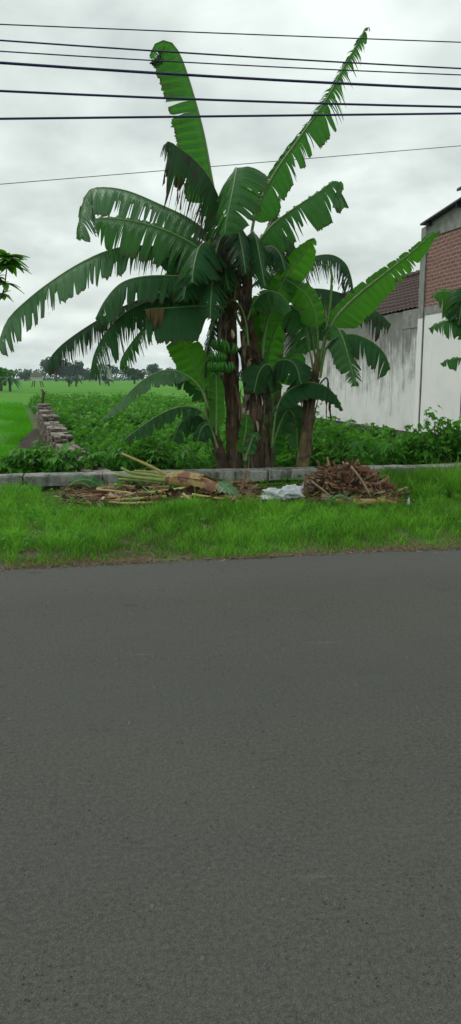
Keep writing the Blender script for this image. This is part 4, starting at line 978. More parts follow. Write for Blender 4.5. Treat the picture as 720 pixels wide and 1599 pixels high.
while d < wL-.1:
    seg = int(d/wL*nseg); ztp = .22+.44*seg/(nseg-1)+(.10 if seg == nseg-1 else 0)+.03*math.sin(seg*2.1)
    course = 0; z = -.5
    p, T = wlat(d); Nn = Vector((-T.y, T.x, 0))
    while z < ztp:
        h = .058
        for lane in (-.12, .0, .12):
            if z < ztp-.16 and lane == 0: continue
            if z > ztp-.16 and random.random() < .22: continue
            c0 = p+Nn*(lane+random.uniform(-.015, .015)+(.0))+T*((course % 2)*.12+random.uniform(-.01, .01))
            Mx = Matrix.Translation(c0+Vector((0, 0, z))) @ Matrix.Rotation(math.atan2(T.y, T.x)+random.uniform(-.06, .06), 4, 'Z')
            mb.box(-.115, .115, -.058, .058, 0, h-.016, Mx, 0, random.random()**1.5*(.9 if z > ztp-.1 else .6))
        z += h; course += 1
    d += bl_
tag(mb.build('rubble_brick_wall', M['rubble']), 'crumbling stepped brick wall running back along the rice paddy', 'wall')
mb = MB(); vs = []
for i in range(0, 60):
    p = wl[i]; T = (wl[min(i+1, 59)]-wl[max(i-1, 0)]).normalized(); Nn = Vector((-T.y, T.x, 0))
    wd_ = .55+.9*math.sin(PI*min(1, i/59*1.0+.08))
    for k, (o_, z) in enumerate(((0.0, .05), (.3, .0), (.3+wd_*.35, -.2), (.3+wd_*.7, -.38), (.3+wd_, -.5))):
        vs.append(p+Nn*(o_+.06*noise.noise(Vector((i*.5, k, 0))))+Vector((0, 0, z+.16*noise.noise(Vector((i*.7, k*1.7, 4))))))
mb.add(vs, [(i*5+k, (i+1)*5+k, (i+1)*5+k+1, i*5+k+1)[::-1] for i in range(59) for k in range(4)])
M['earth'] = simple('dark_earth', (.020, .015, .010), (.06, .042, .03), 9, .95, .8, .05)
tag(mb.build('earth_bank', M['earth'], smooth=True), 'bare dark earth bank at the foot of the crumbling brick wall', 'bank', kind='structure')
pp_ = at(65, 636, 22.0); mb = MB(); mb.tube([pp_+Vector((-.03, 0, -1)), pp_+Vector((.0, 0, -.1)), pp_+Vector((.05, 0, .25)), pp_+Vector((.08, 0, .42)), pp_+Vector((.02, 0, .52))], [.05, .045, .04, .05, .03], 7)
tag(mb.build('wooden_post', M['shrubstem'], smooth=True), 'crooked dark wooden stake at the far end of the brick wall', 'post')

# ------------------------------------------------------------------ rice paddy
def left_of_wall(x, y):
    if y < 9.9: return False
    if y > 22.2: return True
    d = (y-9.95)/(22.2-9.95); i = int(min(max(d, 0), 1)*59); return x < wl[i].x-.35-.5*min(1, max(0, (y-10.2)/3))
def field_x0(y): return wl[int(min(max((y-9.95)/12.25, 0), 1)*59)].x+.35 if y < 22.2 else -5.2-(y-22.2)*.29
def field_x1(y): return W0.x-(y-17)*math.tan(WA)-.15
ZR = GZ+.32
mb = MB()                                            # canopy surface out to the tree line
xs = np.arange(-420, 330.1, 1); 
rowsY = [10.6]; 
while rowsY[-1] < 460: rowsY.append(rowsY[-1]*1.035)
vs = []; nx = 120
for y in rowsY:
    for i in range(nx+1):
        f = i/nx*2-1; x = -y*.02+f*(6+y*.75)
        z = ZR-.05+.03*noise.noise(Vector((x*1.5, y*1.5, 0)))+.06*noise.noise(Vector((x*.06, y*.25, 5)))
        inf = y < 43 and field_x0(y)-.3 < x
        if y < 45 and x > field_x0(y)-1.2: z = GZ-.25
        if y < 13 and not left_of_wall(x, y): z = GZ-.25
        if y < 11.8: z = GZ-.2
        vs.append(Vector((x, y, z)))
mb.add(vs, [(i*(nx+1)+k, i*(nx+1)+k+1, (i+1)*(nx+1)+k+1, (i+1)*(nx+1)+k) for i in range(len(rowsY)-1) for k in range(nx)])
q = NT('rice_canopy'); w = q.coord('Object'); a_ = q.noise(q.coord('Object', (.02, .16, 1), (0, 0, -.12)), 1, 4, .5, .3); b_ = q.noise(w, 2.5, 6, .7); c2 = q.noise(w, 25, 4, .7)
geo = q.noise(q.coord('Object', (.035, .07, 1), (0, 0, -.15)), 1, 2, .4)
c = q.mix(q.rr(a_, .35, .65), (.075, .30, .012), (.12, .42, .020)); c = q.mix(q.math('MULTIPLY', q.rr(b_, .35, .65), .5), c, (.07, .22, .018)); c = q.mix(q.math('MULTIPLY', q.rr(c2, .35, .65), .5), c, (.14, .38, .03))
wv = q.n('ShaderNodeTexWave'); wv.wave_type = 'BANDS'; wv.bands_direction = 'Y'; wv.inputs['Scale'].default_value = .014; wv.inputs['Distortion'].default_value = 5; wv.inputs['Detail'].default_value = 2; wv.inputs['Detail Scale'].default_value = .6
q.t.links.new(q.coord('Object', (.5, 1, 1), (0, 0, -.1)), wv.inputs['Vector'])
c = q.mix(q.math('MULTIPLY', q.rr(wv.outputs['Fac'], .06, .0), .6), c, (.03, .075, .015))
q.fin(c, .8, q.bump(q.math('ADD', b_, c2), .8, .08), .25, (.09, .35, .01), spec=.2); M['ricecan'] = q.m
tag(mb.build('rice_field', M['ricecan'], smooth=True), 'flat bright green rice paddies stretching to the tree line', 'rice field', kind='stuff')
P = []; H = []; tn = []
cnt = 0
for i in range(150000):
    y = 10.8+(52-10.8)*random.random()**1.5; x = -y*.33+random.uniform(0, 1)*(y*.33-2.2)
    x = random.uniform(-y*.42-1.5, -2.2)
    if y < 22.5 and not left_of_wall(x, y): continue
    if y >= 22.5 and x > field_x0(y)-.6: continue
    if abs(math.sin(y*.33+x*.03)) < .0: continue
    P.append((x, y, GZ+.0)); H.append(.38*(1+.25*nz(x, y, .4))+random.uniform(-.06, .06)); tn.append(min(1, max(0, .5+.6*nz(x, y, .35, 3)+random.uniform(-.3, .3))))
n = len(P); H = np.array(H); Py = np.array(P)[:, 1]
blades('rice_plants', P, H, H*rng.uniform(.1, .5, n), .007*np.maximum(1, Py/14), M['rice'], 'dense young rice growing in the paddy beside the brick wall', 'rice', tint=np.array(tn))

# ------------------------------------------------------------------ leafy crop field (stuff)
C = []; S3 = []; Uc = []; Dc = []; Kc = []
stV = MB()
nplant = 0
for i in range(1500):
    y = 10.9+(44-10.9)*random.random()**1.25
    x0, x1 = field_x0(y), field_x1(y)
    if y > 31: x1 = min(x1, 2+0*y)
    if x1-x0 < .2: continue
    x = random.uniform(x0, x1)
    if random.random() > (x1-x0)/9.0*1.15 or nz(x, y, 1.1, 12) < -.28: continue
    s_, t_ = st(x, y); zg = gz(s_, t_)
    hgt_ = random.uniform(.45, 1.05)*(1+.6*nz(x, y, .8)); 
    if y > 20: hgt_ = random.uniform(.75, 1.2)
    if x > 1.6 and y < 17: hgt_ *= .9
    if x1-x < 1.2: hgt_ = random.uniform(.45, .85)
    nl = int(120 if y < 15 else (90 if y < 22 else 50)); nplant += 1
    r = random.uniform(.26, .46)
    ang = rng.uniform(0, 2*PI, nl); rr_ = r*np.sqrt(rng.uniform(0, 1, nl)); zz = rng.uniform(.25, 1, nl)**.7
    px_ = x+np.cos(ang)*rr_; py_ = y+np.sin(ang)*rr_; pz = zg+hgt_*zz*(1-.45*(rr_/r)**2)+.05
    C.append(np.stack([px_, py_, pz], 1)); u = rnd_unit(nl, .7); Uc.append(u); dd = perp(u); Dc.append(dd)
    S3.append(rng.uniform(.05, .10, nl)*(1 if y < 18 else 1.4)); Kc.append(np.clip(rng.uniform(0, 1, nl)*.6+.7*zz**2-.3+.3*nz(x, y, .7, 5), 0, 1))  # tint darkens low in each plant: shade between leaves put into the colour
    if y < 20:
        for k in range(3): stV.tube([(x+random.uniform(-.05, .05), y, zg-.05), (x+random.uniform(-.2, .2), y+random.uniform(-.2, .2), zg+hgt_*.8)], .006, 4, cap=False)
C = np.concatenate(C); U = np.concatenate(Uc); D = np.concatenate(Dc); S3 = np.concatenate(S3); Kc = np.concatenate(Kc)
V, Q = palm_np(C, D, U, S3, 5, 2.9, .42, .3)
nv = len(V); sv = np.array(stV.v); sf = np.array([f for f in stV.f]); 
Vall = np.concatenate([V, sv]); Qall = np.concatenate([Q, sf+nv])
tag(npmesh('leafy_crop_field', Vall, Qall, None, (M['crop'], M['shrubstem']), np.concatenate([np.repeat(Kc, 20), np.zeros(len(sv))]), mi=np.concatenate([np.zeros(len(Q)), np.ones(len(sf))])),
    'dense leafy green crop filling the plot behind the low wall', 'crop field', kind='stuff')
print('crop plants', nplant)

# individual seedlings behind the low wall
def seedling(pos, h, nl, size, label, lobes=5, mat='seedling', grp='young plants behind the low wall'):
    r_ = tag(empty('young_plant', pos), label, 'plant', grp)
    mb_ = MB(); tipp = pos+Vector((random.uniform(-.04, .04), random.uniform(-.04, .04), h)); sp_ = cr([pos-Vector((0, 0, .1)), pos.lerp(tipp, .5)+Vector((.015, 0, 0)), tipp], 8)[0]
    mb_.tube(sp_, [.010-.0009*i for i in range(8)], 6)
    Cc = []; Dd = []; Uu = []
    for i in range(nl):
        f = .35+.65*i/nl; b = sp_[min(7, int(f*7))]; a = i*2.4+random.uniform(-.3, .3); out = Vector((math.cos(a), math.sin(a), 0)); e_ = b+out*size*random.uniform(.7, 1.1)*(1.15-f*.55)+Vector((0, 0, size*.55*random.uniform(.5, 1)))
        mb_.tube([b, b.lerp(e_, .5)+Vector((0, 0, .015)), e_], .003, 4, cap=False)
        Cc.append(e_); Dd.append((out+Vector((0, 0, -.25))).normalized()); Uu.append(Vector((out.x*.35, out.y*.35, 1)).normalized())
    mb_.build('stem', M['trunk_green'], r_, True)
    Cc = np.array(Cc); Dd = np.array(Dd); Uu = np.array(Uu); Dd -= (Dd*Uu).sum(1, keepdims=True)*Uu; Dd /= np.linalg.norm(Dd, axis=1, keepdims=True)
    V_, Q_ = palm_np(Cc, Dd+rng.normal(0, .25, Dd.shape), Uu+rng.normal(0, .25, Uu.shape), np.full(nl, size)*rng.uniform(.5, 1.2, nl), lobes, 3.6, .40, .25)
    npmesh('foliage', V_, Q_, None, (M[mat],), np.repeat(rng.uniform(.3, 1, nl), lobes*4), r_)
sdl = [((40, 742), .5, 16, .16, 'palmate plant between the two seedlings at the left end of the wall'), ((108, 739), .44, 14, .15, 'dark leaved seedling just left of the broad leaved light green one'), ((76, 741), .42, 14, .15, 'low palmate seedling left of the earth bank'), ((165, 737), .42, 12, .15, 'seedling above the tips of the felled leaf stalks'),
       ((24, 742), .42, 16, .15, 'palmate leaved seedling nearest the left edge behind the low wall'), ((60, 742), .50, 18, .16, 'palmate leaved plant second from the left edge behind the wall'),
       ((92, 740), .36, 12, .13, 'low palmate seedling before the earth bank'), ((122, 738), .62, 10, .20, 'broad leaved light green plant in front of the crumbling brick wall'),
       ((143, 738), .40, 12, .14, 'small leafy plant beside the near end of the brick wall'), ((0, 742), .38, 14, .14, 'palmate seedling cut by the left edge of the picture'),
       ((190, 736), .5, 14, .15, 'leafy seedling right of the near end of the brick wall'), ((240, 735), .45, 14, .13, 'bushy seedling behind the felled leaf stalks'),
       ((292, 735), .42, 14, .13, 'bushy seedling left of the banana stems, behind the felled stem'), ((560, 728), .4, 14, .13, 'small plant behind the heap of dry stalks'),
       ((612, 726), .42, 16, .12, 'leafy plant behind the right end of the dry heap'), ((670, 724), .36, 14, .12, 'low plant before the painted part of the wall')]
for (px, py), h, nl, sz, lb in sdl:
    Yp = 10.35+random.uniform(0, .5); p = at(px, py, Yp); s_, t_ = st(p.x, p.y); seedling(Vector((p.x, p.y, gz(s_, t_))), h*.8+.30, int(nl*2.2), sz*1.15, lb)
for (px, py, Yp, h, lb) in ((70, 700, 14.2, .6, 'bushy weed on the earth bank beside the crumbling brick wall'), (96, 700, 12.9, .55, 'weed on the earth bank near the middle of the brick wall'), (62, 690, 16.5, .5, 'small weed on the far part of the earth bank'), (118, 715, 11.6, .6, 'leafy weed hiding the near bricks of the crumbling wall'), (142, 715, 11.3, .65, 'tall weed over the last bricks of the crumbling wall')):
    r0_ = ray(px, py); x = r0_.x/r0_.y*Yp; seedling(Vector((x, Yp, GZ+.12)), h, 30, .12, lb, 5, 'crop', 'weeds on the earth bank')
# ranker shrubs along the house wall
for (px, h, lb) in ((520, 1.0, 'tall thin shrub against the stained wall, left of the others'), (548, .95, 'shrub against the middle of the stained wall'), (600, .85, 'shrub against the stained wall near its foundation stones'), (640, .8, 'shrub in front of the painted corner column'), (692, .7, 'sparse shrub below the clean white wall')):
    Yp = 17.0 if px > 630 else (18.5 if px > 580 else 20.5)
    k = (W0.x-.5-(Yp-17)*math.tan(WA)); rr_ = ray(px, 680); Yp = min(Yp, (W0.x-.45+17*math.tan(WA))/(rr_.x/rr_.y+math.tan(WA))); x = rr_.x/rr_.y*Yp
    seedling(Vector((x, Yp, GZ)), h, 46, .12, lb, 5, 'crop', 'shrubs along the house wall')

# ------------------------------------------------------------------ debris on the verge
YD2 = 9.0
M['stalk_g'] = simple('stalk_green', (.17, .25, .05), (.30, .36, .10), 14, .5, .2)
M['stalk_y'] = simple('stalk_yellow', (.34, .27, .08), (.46, .37, .13), 14, .55, .2)
q = NT('cut_stem_yellow'); w = q.coord('UV', (14, 1.2, 1)); n1 = q.noise(w, 1.3, 5, .6); n2 = q.noise(q.coord('Object'), 7, 5, .6); n3 = q.noise(q.coord('Object'), 30, 4)
c = q.mix(q.rr(n1, .35, .65), (.26, .20, .06), (.46, .32, .11)); c = q.mix(q.rr(n2, .50, .58), c, q.mix(n3, (.16, .05, .045), (.26, .11, .06))); c = q.mix(q.rr(n3, .60, .70), c, (.08, .05, .03)); c = q.mix(q.rr(n1, .62, .68), c, (.24, .26, .08))
q.fin(c, .6, q.bump(n1, .8, .02)); M['log'] = q.m
M['bract'] = simple('purple_brown_sheath', (.075, .03, .03), (.16, .08, .06), 14, .6, .4)
M['pith'] = simple('pith_cream', (.5, .45, .3), (.6, .55, .4), 30, .7, .3)
M['bag'] = simple('white_plastic', (.50, .53, .55), (.62, .65, .66), 12, .35, .3, trans=.15)
FS = tag(empty('felled_banana_stem', at(300, 775, 9.05)), 'felled yellow banana stem with its green leaf stalks fanned to the left', 'felled plant')
mb = MB(); lp, _ = cr([at(262, 748, 8.85), at(290, 750, 8.75), at(320, 759, 8.6), (at(345, 768, 8.5))], 14)
mb.tube(lp, [.07, .085, .095, .10, .10, .102, .098, .10, .096, .096, .09, .09, .086, .082], 16, wob=.05)
lg = mb.build('stem', M['log'], FS, True)
for k_, (i0, i1, a0_, w_, m_) in enumerate(((0, 6, -2.0, 1.3, 'bract'), (2, 9, .6, 1.2, 'log'), (5, 12, -1.6, .9, 'bract'), (4, 13, 1.3, .9, 'log'), (7, 13, -.6, .9, 'stalk_y'))):
    mb = MB(); vs = []
    for i in range(i0, i1+1):
        T_l = (lp[min(i+1, 13)]-lp[max(i-1, 0)]).normalized(); u_ = Vector((0, 0, 1)); u_ = (u_-T_l*u_.dot(T_l)).normalized(); s_l = T_l.cross(u_); f = (i-i0)/(i1-i0)
        for j in range(6):
            aa = a0_+(j/5-.5)*w_*(1-.5*f); rr_ = .108+.035*f*f+.006*random.random(); vs.append(lp[i]+u_*math.cos(aa)*rr_+s_l*math.sin(aa)*rr_)
    n_ = i1-i0; mb.add(vs, [(i*6+j, i*6+j+1, (i+1)*6+j+1, (i+1)*6+j) for i in range(n_) for j in range(5)], [(j/6, i*.1) for i in range(n_+1) for j in range(6)]); mb.build('peeling_sheath', M[m_], FS, True)
mb = MB(); mb.tube([lp[-1], lp[-1]+(lp[-1]-lp[-2]).normalized()*.012], [.07, .065], 14); mb.build('cut_end', M['pith'], lg)
stk = [([(272, 748), (235, 728), (190, 708)], 9.1, 'stalk_y', .017), ([(276, 750), (240, 742), (205, 738), (189, 730)], 9.05, 'stalk_g', .019), ([(282, 754), (240, 748), (200, 744), (176, 740)], 9.0, 'stalk_g', .022),
       ([(285, 760), (240, 762), (205, 760), (178, 757)], 8.95, 'stalk_g', .022), ([(290, 763), (250, 768), (215, 770)], 8.5, 'stalk_g', .02), ([(282, 768), (240, 776), (190, 768), (150, 764)], 8.35, 'stalk_y', .014),
       ([(300, 775), (260, 778), (225, 777)], 8.2, 'stalk_y', .012), ([(260, 776), (200, 780), (165, 781)], 8.1, 'stalk_g', .018), ([(245, 784), (205, 786), (170, 784)], 8.0, 'stalk_y', .014),
       ([(280, 752), (240, 738), (210, 735)], 9.15, 'stalk_y', .015), ([(300, 772), (340, 778), (372, 780)], 8.15, 'stalk_y', .012), ([(262, 757), (225, 752), (185, 748)], 9.1, 'stalk_g', .018)]
for ps, Y, m_, r in stk:
    mb = MB(); p, _ = cr([at(x, y, Y) for x, y in ps], 12); mb.tube(p, [r*1.45*(1-.035*i) for i in range(12)], 8, wob=.06, flat=.75); mb.build('leaf_stalk', M[m_], FS, True)
for k, (x, y, Y, sz) in enumerate([(300, 766, 8.42, .13), (286, 770, 8.35, .12), (318, 774, 8.25, .11), (270, 768, 8.4, .1), (262, 776, 8.2, .1), (335, 774, 8.25, .1), (246, 774, 8.25, .08)]):
    mb = MB(); c = at(x, y, Y); a = random.uniform(-.5, .5); vs = []
    for i in range(9):
        for j in range(5):
            f = i/8-.5; g = j/4-.5; vs.append(c+Vector((f*sz*2.2, -.05+.03*math.cos(g*5)+.02*random.random(), g*sz*(1-abs(f))+f*a*.1+.015*random.uniform(-1, 1))))
    mb.add(vs, [(i*5+j, (i+1)*5+j, (i+1)*5+j+1, i*5+j+1) for i in range(8) for j in range(4)]); mb.build('sheath_scrap', M['bract'], FS, True)
def scrap_leaf(ps, hl, hr, mat, label, n0=(0, -.6, 1), tear=.1, name='cut_leaf', fold=.15, droop=.3):
    r_ = tag(empty(name, at(*ps[0])), label, 'leaf', 'cut banana leaves')
    banana_leaf(r_, ps, hl, hr, n0, fold, droop, tear, mat, f0=.05, r0=.008, name='blade', cell=.02, cover=False)
scrap_leaf([(334, 748, 8.7), (348, 756, 8.45), (362, 768, 8.3), (374, 779, 8.2)], .10, .12, 'leaf_pale', 'pale bluish green leaf piece folded over the end of the felled stem', (0.2, -.9, .5))
scrap_leaf([(264, 768, 8.7), (272, 758, 8.75), (280, 746, 8.85), (288, 738, 8.9)], .06, .06, 'leaf_young', 'small bright yellow green leaf lying on the felled stalks', (0, -1, .5))
scrap_leaf([(104, 762, 9.0), (118, 752, 9.05), (138, 750, 9.05), (158, 760, 9.0), (175, 768, 8.95)], .13, .07, 'leaf', 'olive green folded leaf at the far left end of the debris', (0, -.7, .8), .3)
scrap_leaf([(150, 768, 8.9), (130, 755, 8.9), (108, 758, 8.85), (95, 775, 8.8)], .08, .05, 'leaf_brown', 'limp brown leaf curling down at the left end of the debris', (0, -.7, .8), .6, fold=.5, droop=1)
scrap_leaf([(440, 774, 8.3), (425, 768, 8.2), (412, 776, 8.1), (406, 790, 7.95)], .03, .03, 'leaf_pale', 'thin pale leaf bent over in the grass before the plastic bag', (0, -.7, .8), .1)
scrap_leaf([(512, 790, 8.0), (525, 775, 8.05), (540, 776, 8.05), (556, 788, 8.0)], .025, .02, 'leaf_pale', 'slim green leaf arching before the dry heap', (0, -.7, .8), .1)
# upright brown husk
mb = MB(); p = cr([at(376, 772, 8.95), at(380, 755, 8.98), at(386, 734, 9.0)], 8)[0]; mb.tube(p, [.03, .034, .034, .03, .028, .026, .024, .02], 8, wob=.1, flat=.4)
tag(mb.build('brown_husk', simple('husk_brown', (.20, .10, .045), (.33, .19, .10), 14, .8, .3), None, True), 'short orange brown husk standing upright against the low wall', 'husk')
# litter of sticks
def sticks(name, gen, n, mats, label, cat, rad=(.002, .009), ln=(.08, .35)):
    mb_ = MB()
    for i in range(n):
        c, slope_ = gen(); a = random.uniform(0, PI*2); e_ = slope_
        d_ = Vector((math.cos(a)*math.cos(e_), math.sin(a)*math.cos(e_), math.sin(e_))); l = random.uniform(*ln); r = random.uniform(*rad)
        k = random.uniform(-.12, .12); sd_ = d_.cross(Vector((0, 0, 1))).normalized()
        if random.random() < .45: mb_.tube([c-d_*l/2, c+sd_*k*l*.5, c+d_*l/2+Vector((0, 0, random.uniform(-.03, .03)))], [r, r*1.1, r*.7], 5, random.randrange(len(mats)), tint=random.random())
        else:
            w_ = random.uniform(.006, .022); up = sd_.cross(d_); u2 = (sd_*math.cos(i)+up*math.sin(i)); vs = []
            for q_ in range(6):
                f = q_/5-.5; cc_ = c+d_*l*f+sd_*k*l*(.25-f*f)*2; tw = f*random.uniform(-1, 1); u3 = u2*math.cos(tw)+up*math.sin(tw); vs += [cc_-u3*w_, cc_+u3*w_]
            mb_.add(vs, [(q_*2, q_*2+1, q_*2+3, q_*2+2) for q_ in range(5)], None, random.randrange(len(mats)), random.random())
    return tag(mb_.build(name, mats), label, cat, kind='stuff')
tc_ = []
for nm, a, b in (('dry_tan', (.21, .115, .055), (.33, .20, .10)), ('dry_red', (.17, .075, .042), (.28, .135, .075)), ('dry_dark', (.04, .024, .016), (.08, .05, .035)), ('dry_pale', (.26, .19, .12), (.40, .31, .21))):
    tc_.append(simple(nm, a, b, 25, .85, .3))
hc = at(540, 778, 8.72); hc = Vector((hc.x, 8.72, .10))
def heap():
    while True:
        a, b = random.uniform(-1, 1), random.uniform(-1, 1)
        if a*a+b*b < 1: break
    hmax = .37*(1-abs(a)**3.0)*(1-.5*b*b)*(1+.10*math.sin(a*9))*(1.0 if a < .2 else .95)
    f = random.random()**.5
    return hc+Vector((a*.56*(1.1-.3*f), b*.30*(1.15-.4*f), hmax*f)), random.gauss(0, random.choice((.2, .3, .7)))
sticks('dry_stalk_heap', heap, 1500, [tc_[0], tc_[1], tc_[1], tc_[2], tc_[3]], 'waist thick heap of dry brown leaf stalks and straw', 'heap', (.004, .012), (.10, .42))
bpy.data.objects['dry_stalk_heap']['label'] = 'brown heap of dry leaf stalks and straw against the low wall'
def litter():
    x = random.uniform(100, 400); y = random.uniform(760, 790); g = ongr(x, y, .13); return g+Vector((0, 0, random.uniform(.0, .09))), random.gauss(0, .2)
sticks('dry_leaf_litter', litter, 850, tc_, 'dry brown leaf and straw litter under the felled stalks', 'litter', (.003, .008), (.06, .30))
def litter2():
    x = random.uniform(385, 640); y = random.uniform(764, 784); g = ongr(x, y, .16); return g+Vector((0, 0, random.uniform(-.02, .06))), random.gauss(0, .2)
sticks('scattered_straw', litter2, 240, tc_, 'scattered dry straw beside the heap and the plastic bags', 'straw', (.002, .006), (.05, .22))
# two cut stem pieces at the foot of the heap
for ps, r, lb in (([(520, 784), (560, 784), (602, 782)], .045, 'split yellow banana stem lying at the foot of the dry heap'), ([(432, 790), (0, 0), (0, 0)], 0, '')):
    if r == 0: continue
    mb = MB(); p = cr([at(x, y, 8.12) for x, y in ps], 10)[0]; mb.tube(p, [r*.8]+[r]*8+[r*.7], 10, wob=.08, flat=.6); tag(mb.build('felled_log', M['log'], None, True), lb, 'cut stem')
def ipost(ps, r, mat, name, lb, Y):
    mb = MB(); p = cr([at(x, y, Y) for x, y in ps], 8)[0]; mb.tube(p, r, 7, wob=.08); tag(mb.build(name, mat, None, True), lb, 'stick')
ipost([(548, 728), (566, 752), (580, 778)], .014, tc_[3], 'dry_stick', 'pale straight stick leaning down the right side of the dry heap', 8.35)
ipost([(487, 752), (504, 765), (520, 778)], .011, tc_[3], 'dry_stick', 'pale stick leaning down the left side of the dry heap', 8.35)
ipost([(475, 750), (497, 751), (520, 750)], .010, tc_[0], 'dry_stick', 'tan stick poking out level from the left of the dry heap', 8.6)
# white plastic bags
def bag(c, sx_, sy_, sz_, label):
    mb_ = MB(); vs = []; nu, nv = 44, 22; sd_ = random.uniform(0, 99)
    for j in range(nv+1):
        th = PI*j/nv
        for i in range(nu):
            a = 2*PI*i/nu; d_ = Vector((math.cos(a)*math.sin(th), math.sin(a)*math.sin(th), math.cos(th)))
            k = 1+.6*noise.noise(d_*2.0+Vector((sd_, 0, 0)))+.4*abs(noise.noise(d_*4+Vector((sd_, 3, 0))))+.10*abs(noise.noise(d_*9+Vector((sd_, 3, 0))))-.12
            z = max(d_.z*sz_*k, -sz_*.35); vs.append(c+Vector((d_.x*sx_*k, d_.y*sy_*k, z)))
    mb_.add(vs, [(j*nu+i, (j+1)*nu+i, (j+1)*nu+(i+1) % nu, j*nu+(i+1) % nu) for j in range(nv) for i in range(nu)])
    tag(mb_.build('plastic_bag', M['bag'], None, True), label, 'bag', 'white plastic bags')
bag(ongr(431, 781, .17)+Vector((0, 0, .045)), .14, .09, .075, 'crumpled white plastic bag, smaller left one beside the heap')
bag(ongr(455, 779, .17)+Vector((0, 0, .055)), .14, .09, .09, 'crumpled white plastic bag touching the dry heap')
bag(ongr(480, 768, .17)+Vector((0, 0, .05)), .08, .05, .06, 'white plastic scrap half under the dry heap')
bag(ongr(638, 788, .20)+Vector((0, 0, .02)), .012, .012, .05, 'tiny white plastic scrap standing in the grass right of the heap')

# ------------------------------------------------------------------ far landscape
def tree(px, pyb, Y, h, wdt, label, nleaf=900, grp='far trees beyond the paddies', trunk=.25, lift=.3, thin=1.0, mat='tree'):
    b = at(px, pyb, Y); b.z = GZ; r_ = tag(empty('far_tree', b), label, 'tree', grp); mb_ = MB()
    mb_.tube([b, b+Vector((.02*h, 0, h*.35)), b+Vector((0, 0, h*.65))], [wdt*.035+.08, wdt*.03+.05, .05], 6)
    for k in range(5):
        a = k*1.3; mb_.tube([b+Vector((0, 0, h*.35)), b+Vector((math.cos(a)*wdt*.28, math.sin(a)*wdt*.28, h*.68))], [.10, .03], 5)
    mb_.build('trunk', M['shrubstem'], r_)
    nb = 9; cs = []; 
    for k in range(nb):
        a = random.uniform(0, 2*PI); q_ = random.uniform(0, .36)*wdt; cs.append((b.x+math.cos(a)*q_, b.y+math.sin(a)*q_, b.z+h*random.uniform(lift+.15, .82), random.uniform(.16, .26)*wdt))
    ii = rng.integers(0, nb, nleaf); cc_ = np.array(cs)[ii]; v = rng.normal(0, 1, (nleaf, 3)); v /= np.linalg.norm(v, axis=1, keepdims=True); v *= rng.uniform(.6, 1.05, (nleaf, 1))
    Cc = cc_[:, :3]+v*cc_[:, 3:4]*np.array([1, 1, min(1.2, h/wdt)])
    U_ = v/np.linalg.norm(v, axis=1, keepdims=True)+rng.normal(0, .4, (nleaf, 3)); U_ /= np.linalg.norm(U_, axis=1, keepdims=True); D_2 = perp(U_)
    V_, Q_ = palm_np(Cc, D_2, U_, np.full(nleaf, wdt*.095)*thin*rng.uniform(.7, 1.3, nleaf), 2, 1.4, .8, .1)
    npmesh('crown', V_, Q_, None, (M[mat],), np.repeat(rng.uniform(0, 1, nleaf), 8), r_)
TR = [(88, 600, 330, 10, 14, 'tall dark tree, left end of the high clump beyond the paddy'), (104, 600, 335, 9.6, 14, 'dark tree in the middle of the high clump'), (121, 600, 340, 9.2, 12, 'dark tree at the right end of the high clump'),
      (172, 598, 350, 8, 9, 'dark tree just right of the pale far house'), (210, 601, 215, 4.9, 7.5, 'rounded lighter tree standing alone in the paddy'), (240, 598, 340, 8.6, 9, 'dark tree right of the lone rounded tree'),
      (268, 598, 360, 6.5, 9, 'low dark tree half hidden by the long drooping leaf'), (300, 598, 350, 7, 10, 'dark tree behind the left sucker'), (335, 598, 350, 7.5, 10, 'dark tree behind the fruit bunch'),
      (395, 598, 350, 7.5, 10, 'dark tree behind the twin stems'), (425, 598, 300, 7, 10, 'dark tree seen through the right sucker leaves'), (140, 599, 330, 4.5, 7, 'small tree just left of the pale far house'),
      (40, 598, 380, 5.5, 10, 'low tree behind the stilt hut'), (164, 603, 230, 2.6, 2.6, 'small bush in the paddy before the pale far house')]
for px, pyb, Y, h, wd_, lb in TR: tree(px, pyb, Y, h, wd_, lb)
# far woods as one mass
n = 26000; X = rng.uniform(-520, 420, n); hh = np.array([6.2+2.8*nz(x, 0, .02, 1)+1.6*nz(x, 0, .09, 7)+1.0*nz(x, 0, .3, 3) for x in X])
Yv = rng.uniform(430, 470, n); Zv = GZ+hh*rng.uniform(0, 1, n)**.7
C = np.stack([X, Yv, Zv], 1); U = rnd_unit(n, .2); U[:, 1] -= .6; U /= np.linalg.norm(U, axis=1, keepdims=True); D = perp(U)
V, Q = palm_np(C, D, U, rng.uniform(.7, 1.6, n), 2, 1.5, .9, .1)
tag(npmesh('far_woods', V, Q, None, (M['tree'],), np.repeat(rng.uniform(0, 1, n), 8)), 'low dark belt of woods along the horizon', 'woods', kind='stuff')
